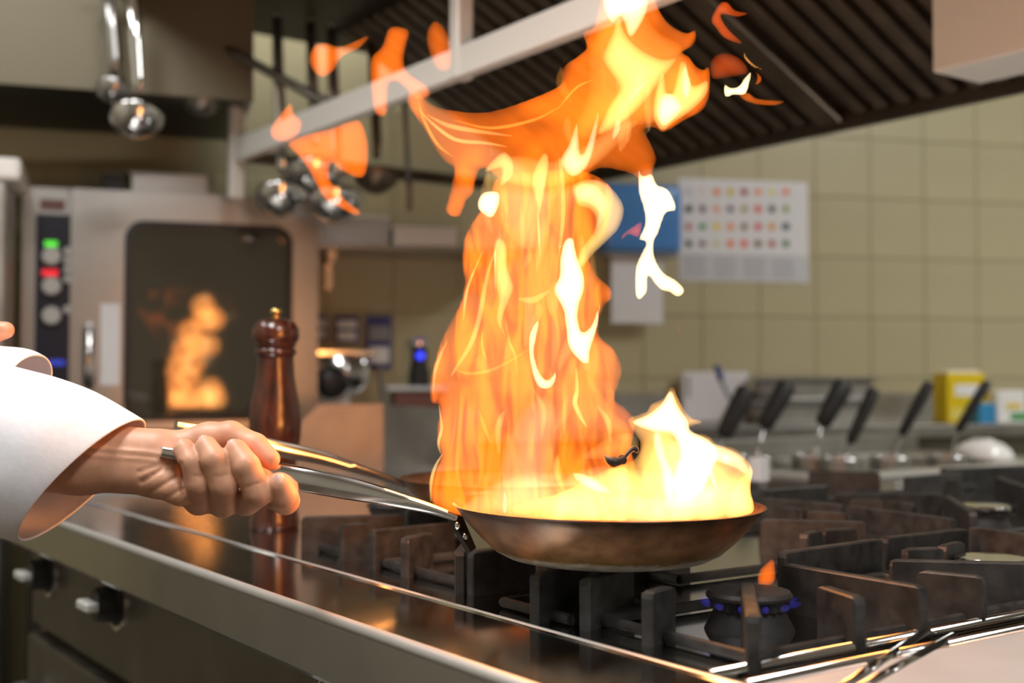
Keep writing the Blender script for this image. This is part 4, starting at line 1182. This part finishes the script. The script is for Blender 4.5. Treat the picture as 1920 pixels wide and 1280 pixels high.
# trays on the oven
t0, t1, tz0, tz1 = rect_o(245, 322, 395, 362)
V, F = boxo(t0, t1, oz1 + 0.001, oz1 + 0.055, -0.22, -0.03, 0.006, 2)
t = empty('steel_tray', OP + OX * ((t0 + t1) / 2) + ON * -0.12 + Vector((0, 0, oz1 - OP.z)), 'low steel tray lying on top of the oven', 'tray')
part('tray_body', V, F, M['steel'], t)
part('tray_rim', *boxo(t0 - 0.012, t1 + 0.012, oz1 + 0.05, oz1 + 0.057, -0.23, -0.02, 0.002), M['polish'], t)
t = empty('black_tin', at_o(205, 362, -0.08), 'small black tin beside the tray on the oven', 'tin')
a_, b_, c_, d_ = rect_o(190, 326, 236, 362)
part('tin_body', *boxo(a_, b_, oz1 + 0.001, oz1 + 0.05, -0.15, -0.04, 0.005, 2), M['black'], t)
part('tin_lid', *boxo(a_ + 0.008, b_ - 0.008, oz1 + 0.05, oz1 + 0.056, -0.145, -0.045, 0.002), M['grey'], t)

# hood over the oven
oh = empty('oven_hood', at_Y(200, 180, 3.05), 'grey box hood above the oven', 'hood')
zb = at_Y(200, 174, 2.84).z
sR = so(at_o(452, 170))
part('fascia', *boxo(-1.2, sR, zb, zb + 0.25, 0.3, 0.32), M['fascia'], oh)
part('side_panel', *boxo(sR - 0.015, sR, zb, zb + 0.25, -0.26, 0.3), M['rough_steel'], oh)
part('underside', *boxo(-1.2, sR - 0.015, zb + 0.012, zb + 0.027, -0.26, 0.3), M['black'], oh)
sR_w = (OP + OX * sR - WP0).dot(WX)
part('light_blocker', *boxw(-1.9, sR_w - 0.02, zb + 0.252, zb + 0.265, 0.012, 0.6), M['fascia'], oh)  # unseen panel added to keep lamp light off the wall below
# steel column at the left edge
lc = empty('steel_cabinet', at_Y(-50, 1000, 2.95), 'tall pale steel cabinet at the left edge', 'cabinet')
lc.location.z = 0; ORG[lc.name] = lc.location.copy()
x1 = so(at_o(14, 600, 0.2)); x0 = x1 - 0.4
part('cabinet_body', *boxo(x0, x1, 0, at_o(14, 345, 0.2).z, -0.02, 0.24, 0.01, 2), M['rough_steel'], lc)
part('cabinet_cap', *boxo(x0, x1 + 0.03, at_o(14, 343, 0.2).z, at_o(14, 300, 0.2).z, -0.02, 0.25, 0.012, 2), M['white'], lc)

# ================================================================== THINGS ON THE BACK WALL
def ws(px, py, off=0.0):
    v = at_wall(px, py, off); return (v - WP0).dot(WX), v.z
def wrect(x0, y0, x1, y1, off=0.0):
    s0_, _ = ws(x0, (y0 + y1) / 2, off); s1_, _ = ws(x1, (y0 + y1) / 2, off)
    _, zt = ws((x0 + x1) / 2, y0, off); _, zb_ = ws((x0 + x1) / 2, y1, off)
    return s0_, s1_, zb_, zt
# poster with fruit pictures
s0_, s1_, z0_, z1_ = wrect(1272, 338, 1514, 528)
po = empty('fruit_poster', wall_pt((s0_ + s1_) / 2, z0_, 0.004), 'white wall poster with rows of small coloured fruit pictures', 'poster')
part('sheet', *boxw(s0_, s1_, z0_, z1_, 0.003, 0.005), M['paper'], po)
zt_ = z0_ + (z1_ - z0_) * 0.27
part('caption_band', *boxw(s0_ + 0.004, s1_ - 0.002, z0_ + 0.004, zt_, 0.005, 0.0056), pbr('poster grey', srgb(205, 207, 212), 0.8), po)
FR = ['#c8c8d0', '#e8d8d0', '#f08020', '#d8c020', '#a02818', '#f08828', '#e8e0a0', '#f07030',
      '#50402c', '#704038', '#f09060', '#604a70', '#a09020', '#e05848', '#404830', '#80a030',
      '#c04038', '#209030', '#e8d010', '#f09868', '#806038', '#d85060', '#e0a040', '#384858',
      '#181c18', '#704858', '#d0d8b0', '#f07020', '#e85838', '#706040', '#b03030', '#408048']
fm = {}
for i, hx in enumerate(FR):
    r_, c_ = divmod(i, 8)
    px = 1290 + c_ * 26.0; py = [360, 392, 425, 457][r_]
    s_, z_ = ws(px, py)
    col = tuple(int(hx[k:k + 2], 16) for k in (1, 3, 5))
    key = hx
    mm = pbr('print ' + hx, srgb(*col), 0.8)
    n = 10
    ang0 = random.uniform(0, 3); el = random.uniform(0.7, 1.2)
    ring = []
    for k in range(n):
        t_ = 2 * math.pi * k / n
        u, w_ = 0.0125 * math.cos(t_), 0.0125 * el * math.sin(t_)
        ring.append((u * math.cos(ang0) - w_ * math.sin(ang0), u * math.sin(ang0) + w_ * math.cos(ang0)))
    V = [wall_pt(s_ + u, z_ + w_, o_) for o_ in (0.005, 0.0062) for u, w_ in ring]
    F = [list(range(n)), list(range(n, 2 * n))[::-1]] + [(k, (k + 1) % n, n + (k + 1) % n, n + k) for k in range(n)]
    part('fruit_picture', V, F, mm, po)
for k in range(5):
    z_ = z0_ + 0.016 + k * 0.014
    for q in range(4):
        w_ = (s1_ - s0_) / 4.4
        part('text_line', *boxw(s0_ + 0.015 + q * w_, s0_ + 0.015 + q * w_ + w_ * 0.75, z_, z_ + 0.005, 0.0056, 0.0062), M['text'], po)
# blue towel dispenser and hanging sheet
s0_, s1_, z0_, z1_ = wrect(1128, 346, 1274, 474, 0.08)
dp = empty('towel_dispenser', wall_pt((s0_ + s1_) / 2, z0_, 0.08), 'translucent blue paper towel dispenser on the tiled wall', 'dispenser')
part('cover', *boxw(s0_, s1_, z0_, z1_, 0.006, 0.11, 0.022, 4), M['blue'], dp, smooth='auto')
part('tear_bar', *boxw(s0_ + 0.01, s1_ - 0.01, z0_ - 0.012, z0_ + 0.004, 0.03, 0.09, 0.003), M['grey'], dp)
a_, b_, c_, d_ = wrect(1146, 474, 1243, 606, 0.06)
part('paper_sheet', *boxw(a_, b_, c_, z0_ - 0.005, 0.06, 0.0615), M['paper'], dp)
# wall shelf and white boxes
s0_, s1_, z0_, z1_ = wrect(560, 460, 1000, 470, 0.24)
sh = empty('wall_shelf', wall_pt((s0_ + s1_) / 2, z0_, 0.13), 'steel wall shelf to the right of the oven', 'shelf')
part('board', *boxw(s0_, s1_, z0_, z0_ + 0.012, 0.003, 0.25, 0.003), M['steel'], sh)
for s_ in (s0_ + 0.1, s1_ - 0.1):
    part('bracket', *boxw(s_ - 0.01, s_ + 0.01, z0_ - 0.1, z0_, 0.003, 0.02), M['steel'], sh)
    part('bracket_arm', *boxw(s_ - 0.01, s_ + 0.01, z0_ - 0.025, z0_, 0.02, 0.14), M['steel'], sh)
def wbox(nm, lab, cat, px, m_, o0, o1, zbase, lid=None, group=None):
    a_, b_, c_, d_ = wrect(*px, o1)
    t = empty(nm, wall_pt((a_ + b_) / 2, zbase, (o0 + o1) / 2), lab, cat, group)
    part('box_body', *boxw(a_, b_, zbase + 0.001, d_, o0, o1, 0.005, 2), m_, t)
    part('box_lid', *boxw(a_ - 0.003, b_ + 0.003, d_, d_ + 0.008, o0 - 0.003, o1 + 0.003, 0.002), lid or m_, t)
    return t
wbox('storage_box', 'pale grey plastic box at the left of the wall shelf', 'box', (585, 408, 730, 462), M['clear_plastic'], 0.06, 0.235, z0_ + 0.012, M['white'])
wbox('storage_box', 'bright white plastic box at the right of the wall shelf', 'box', (738, 430, 858, 464), M['white'], 0.08, 0.24, z0_ + 0.012)
# sockets
for x0, y0, x1, y1, lab in ((588, 590, 616, 640, 'blue socket plate half hidden by the oven edge'), (624, 590, 674, 645, 'middle blue and white socket plate'), (682, 590, 734, 694, 'tall blue socket plate with a grey plug')):
    a_, b_, c_, d_ = wrect(x0, y0, x1, y1)
    t = empty('socket_plate', wall_pt((a_ + b_) / 2, c_, 0.01), lab, 'socket', 'blue wall sockets')
    part('plate', *boxw(a_, b_, c_, d_, 0.004, 0.016, 0.003, 2), M['grey'], t)
    part('face', *boxw(a_ + 0.006, b_ - 0.006, c_ + 0.006, d_ - 0.006, 0.016, 0.021, 0.003), M['blue_dark'], t)
    h_ = d_ - c_
    part('cover', *boxw(a_ + 0.01, b_ - 0.01, c_ + h_ * 0.52, c_ + h_ * 0.8, 0.021, 0.032, 0.004), M['grey'] if x0 > 680 else M['white'], t)
    part('outlet', *boxw(a_ + 0.012, b_ - 0.012, c_ + h_ * 0.12, c_ + h_ * 0.42, 0.021, 0.036 if x0 > 680 else 0.026, 0.004), M['white'], t)
    if x0 > 680:
        pl = [wall_pt(*ws(712, 680), 0.04), wall_pt(*ws(712, 720), 0.04), wall_pt(*ws(716, 745), 0.04), wall_pt(*ws(728, 775), 0.04), wall_pt(*ws(730, 800), 0.04)]
        part('cable', *tube(smooth_path([tuple(p) for p in pl], 5), 0.006, 8, up=(1, 0, 0)), M['grey'], t, smooth=True)
# slicer by the oven
sc = empty('slicer', wall_pt(*ws(630, 770), 0.3), 'pale machine with a round black knob between the oven and the sockets', 'slicer')
v = at_wall(640, 770, 0.3)
a_, b_, c_, d_ = wrect(590, 655, 690, 760, 0.24)
part('machine_body', *boxw(a_, b_ - 0.05, CTZ + 0.001, d_ - 0.04, 0.08, 0.23, 0.014, 3), M['white'], sc, smooth='auto')
part('top_plate', *boxw(a_ - 0.02, b_ + 0.02, d_ - 0.02, d_, 0.07, 0.26, 0.004, 2), M['polish'], sc)
part('guard', *lathe([(0.06, 0), (0.062, 0.01), (0.055, 0.016), (0, 0.02)], at_wall(650, 700, 0.245), 28, WN), M['polish'], sc, smooth='auto')
kn = at_wall(622, 717, 0.29)
part('knob', *lathe([(0.02, -0.05), (0.02, -0.02), (0.044, -0.01), (0.046, 0.01), (0.04, 0.02), (0.02, 0.026), (0, 0.027)], kn, 28, WN), M['black'], sc, smooth=True)
# immersion circulator on a box
a_, b_, c_, d_ = wrect(728, 724, 838, 756, 0.28)
bx = empty('lidded_box', wall_pt((a_ + b_) / 2, CTZ, 0.3), 'dull red box with a grey lid under the black device', 'box')
part('box_body', *boxw(a_ + 0.02, b_, CTZ + 0.001, d_ - 0.014, 0.15, 0.27, 0.005), M['pinkish'], bx)
part('box_lid', *boxw(a_, b_, d_ - 0.014, d_, 0.13, 0.28, 0.004), M['clear_plastic'], bx)
dc = wall_pt(ws(786, 720, 0.21)[0], d_, 0.21); sc_ = dc.y / FPX
cir = empty('immersion_circulator', dc, 'black cylindrical device with a silver ring and blue light', 'appliance')
htop = (722 - 636) * sc_
part('body', *lathe([(0, 0.001), (20 * sc_, 0.001), (19 * sc_, htop * 0.3), (15 * sc_, htop * 0.5), (15 * sc_, htop * 0.85), (0, htop * 0.85)], dc, 28), M['black'], cir, smooth='auto')
part('ring', *lathe([(15 * sc_, htop * 0.83), (21 * sc_, htop * 0.88), (21 * sc_, htop * 0.97), (16 * sc_, htop), (0, htop)], dc, 28), M['polish'], cir, smooth='auto')
part('display', *lathe([(13 * sc_, htop), (12 * sc_, htop + 0.003), (0, htop + 0.003)], dc, 24), M['led_blue_dim'], cir)
part('indicator', *lathe([(0.012, 0), (0.011, 0.003), (0, 0.004)], Vector((dc.x, dc.y, dc.z + htop * 0.66)) + WN * (14.5 * sc_), 18, WN), M['led_blue'], cir, smooth=True)

# things on the back counter at right
a_, b_, c_, d_ = wrect(1278, 697, 1402, 800, 0.04)
t = empty('cutting_board', wall_pt((a_ + b_) / 2, CTZ, 0.05), 'white cutting board propped on the wall behind the basket handles', 'cutting board')
V, F = boxw(a_, b_, CTZ + 0.001, d_, 0.03, 0.05, 0.006, 2)
part('board', V, F, M['paper'], t)
part('grip_slot', *boxw(a_ + 0.014, a_ + 0.024, d_ - 0.08, d_ - 0.014, 0.05, 0.0515, 0.0005), M['grey'], t)
rod = [at_Y(1343, 685, 3.55), at_Y(1352, 712, 3.55), at_Y(1366, 742, 3.55), at_Y(1385, 770, 3.55), at_Y(1390, 800, 3.55)]
for i, (x0, y0, x1, y1, lab) in enumerate(((1412, 772, 1606, 800, 'lower steel tray in the stack beneath the middle basket handle'), (1425, 742, 1612, 768, 'upper steel tray in the stack behind the middle basket handle'))):
    a_, b_, c_, d_ = wrect(x0, y0, x1, y1, 0.15)
    zb_ = CTZ + 0.001 + i * (0.072)
    t = empty('oven_tray', wall_pt((a_ + b_) / 2, zb_, 0.2), lab, 'tray', 'stacked oven trays')
    part('tray_body', *boxw(a_ + 0.015, b_ - 0.015, zb_, zb_ + 0.058, 0.06, 0.26, 0.008, 2), M['rough_steel'], t)
    part('tray_rim', *boxw(a_, b_, zb_ + 0.058, zb_ + 0.07, 0.045, 0.275, 0.003), M['steel'], t)
def carton(px, m_, lab, o1, nm='carton', band=None, cap=None):
    a_, b_, c_, d_ = wrect(*px, o1)
    t = empty(nm, wall_pt((a_ + b_) / 2, CTZ, o1 - 0.05), lab, 'carton', 'cartons on the back counter')
    part('carton_body', *boxw(a_, b_, CTZ + 0.001, d_, o1 - 0.08, o1, 0.004, 2), m_, t)
    for (u0, u1, w0, w1, mm) in band or []:
        H = d_ - CTZ; W_ = b_ - a_
        part('print_patch', *boxw(a_ + W_ * u0, a_ + W_ * u1, CTZ + H * w0, CTZ + H * w1, o1, o1 + 0.0015), mm, t)
    if cap: part('carton_top', *boxw(a_ + 0.01, b_ - 0.01, d_, d_ + 0.009, o1 - 0.07, o1 - 0.01, 0.004), M['white'], t)
carton((1776, 700, 1848, 812), M['yellow'], 'tall yellow carton behind the rightmost basket handle', 0.32, band=[(0.2, 0.9, 0.55, 0.78, M['white']), (0.1, 0.7, 0.1, 0.3, pbr('pale yellow', srgb(240, 225, 120), 0.5))], cap=True)
carton((1836, 756, 1868, 816), M['cyan'], 'small light blue carton in front of the yellow one', 0.385)
carton((1870, 732, 1925, 818), M['white'], 'white carton with green print at the right edge', 0.35, band=[(0.45, 1.0, 0.1, 0.32, M['green']), (0.3, 0.8, 0.45, 0.6, M['yellow'])])

# ================================================================== PASTA COOKER WITH BASKETS (far side of the range)
YP = 3.0
pk = empty('pasta_cooker', at_Y(1560, 900, YP), 'steel pasta cooker with bright rim holding the black handled baskets', 'cooker')
pk.location.z = 0; ORG[pk.name] = pk.location.copy()
rz = at_Y(1560, 868, YP).z
PA, PBb = ab(at_Y(1330, 870, YP)); PA2, PB2_ = ab(at_Y(1760, 870, YP))
amid = (PA + PA2) / 2
b0_, b1_ = max(PBb - 0.1, BB + 0.02), PB2_ + 0.25
part('well_body', *boxi(amid - 0.28, amid + 0.2, b0_, b1_, 0.1, rz - 0.02), M['rough_steel'], pk)
for k, (a0_, a1_, q0, q1) in enumerate(((amid - 0.30, amid - 0.24, b0_, b1_), (amid + 0.16, amid + 0.21, b0_, b1_), (amid - 0.24, amid + 0.16, b0_, b0_ + 0.05), (amid - 0.24, amid + 0.16, b1_ - 0.05, b1_))):
    part('rim', *boxi(a0_, a1_, q0, q1, rz - 0.02, rz, 0.006, 2), M['highlight'], pk)  # bright reflections on the rim are put into its pale colour
part('side_shelf', *boxi(amid - 0.3, amid + 0.2, b1_ + 0.002, b1_ + 0.2, rz - 0.03, rz, 0.004), M['rough_steel'], pk)
part('side_body', *boxi(amid - 0.27, amid + 0.19, b1_ + 0.002, b1_ + 0.19, 0.1, rz - 0.03), M['rough_steel'], pk)
part('back_ledge', *boxi(amid + 0.22, amid + 0.26, b0_, b1_ + 0.2, rz - 0.02, rz + 0.05, 0.004), M['rough_steel'], pk)
part('plinth', *boxi(amid - 0.25, amid + 0.18, b0_ + 0.03, b1_ - 0.03, 0, 0.1), M['black'], pk)
HH = [((1356, 818), (1402, 726), 38, 20), ((1432, 802), (1478, 718), 36, 20), ((1540, 797), (1585, 716), 38, 20), ((1594, 830), (1640, 728), 24, 24), ((1690, 815), (1744, 716), 22, 22), ((1796, 808), (1852, 715), 20, 20)]
hl = ['leftmost, beside the flames', 'second from the left, in front of the steel trays', 'third from the left, lightest grey grip', 'fourth from the left, thin and low', 'fifth from the left', 'rightmost, in front of the yellow carton']
for i, ((x0, y0), (x1, y1), w, th) in enumerate(HH):
    Yb = YP + 0.05 * (i % 3) - 0.03
    p, q = at_Y(x0, y0, Yb), at_Y(x1, y1, Yb + 0.03)
    t = empty('cooking_basket', Vector((p.x, p.y, rz - 0.12)), 'wire cooking basket with black handle, ' + hl[i], 'basket', 'pasta cooker baskets')
    k_ = Yb / FPX
    P = [p.lerp(q, f) for f in (0, 0.04, 0.3, 0.6, 0.92, 0.985, 1.0)]
    part('handle', *tube(P, [w * k_ / 2 * s for s in (0.5, 0.8, 0.92, 1.0, 1.0, 0.75, 0.3)], 14, up=(0, 1, 0), sx=1.0, sy=th / w), M['handle_black'], t, smooth=True)
    # wire arm and hoop
    cb = Vector((p.x - 0.02, p.y + 0.02, rz + 0.012))
    hoop = [cb + Vector((0.055 * math.cos(2 * math.pi * k / 16), 0.055 * math.sin(2 * math.pi * k / 16), 0)) for k in range(17)]
    part('rim_wire', *tube(hoop, 0.0035, 6), M['polish'], t, smooth=True)
    part('arm_wire', *tube([p, p + (cb - p) * 0.5 + Vector((0, 0, -0.01)), hoop[12]], 0.004, 6, up=(1, 0, 0)), M['polish'], t, smooth=True)
    low = [h_ + Vector((0, 0, -0.1)) for h_ in hoop]
    part('mesh_wall', *loft([[h_ for h_ in hoop[:-1]], [h_.lerp(cb + Vector((0, 0, -0.1)), 0.15) + Vector((0, 0, -0.085)) for h_ in hoop[:-1]]], closed_ends=False), M['rough_steel'], t)
# pale box and white bowl
v = at_z(1422, 906, CZ)
t = empty('control_box', at_Y(1422, 905, 2.3), 'small pale grey box just right of the flames', 'box')
bb = at_Y(1423, 880, 2.3)
part('box_body', *box(bb, (0.027, 0.03, 0.045), ISL, 0.003, 2), M['clear_plastic'], t)
part('box_foot', *box(Vector((bb.x, bb.y, (bb.z - 0.02 + HZ) / 2)), (0.02, 0.02, abs(bb.z - 0.02 - HZ)), ISL), M['steel'], t)
wb = at_z(1842, 858, rz + 0.001); sc_ = wb.y / FPX
t = empty('bowl', wb, 'white bowl lying upside down at the right edge', 'bowl')
part('bowl_shell', *lathe([(56 * sc_, 0.0), (56.5 * sc_, 0.004), (50 * sc_, 0.022), (36 * sc_, 0.038), (20 * sc_, 0.046), (19 * sc_, 0.05), (0, 0.05)], wb, 40), M['plate'], t, smooth='auto')
# wire whisk rod beside the cutting board
t = empty('whisk', rod[-1], 'thin bent grey wire handle in front of the cutting board', 'whisk')
part('wire_handle', *tube(smooth_path([tuple(p) for p in rod], 5), 0.006, 8, up=(1, 0, 0)), M['grey'], t, smooth=True)
part('grip', *tube([rod[0], rod[1]], 0.009, 8, up=(1, 0, 0)), M['blue_dark'], t, smooth=True)

bpy.context.view_layer.update()
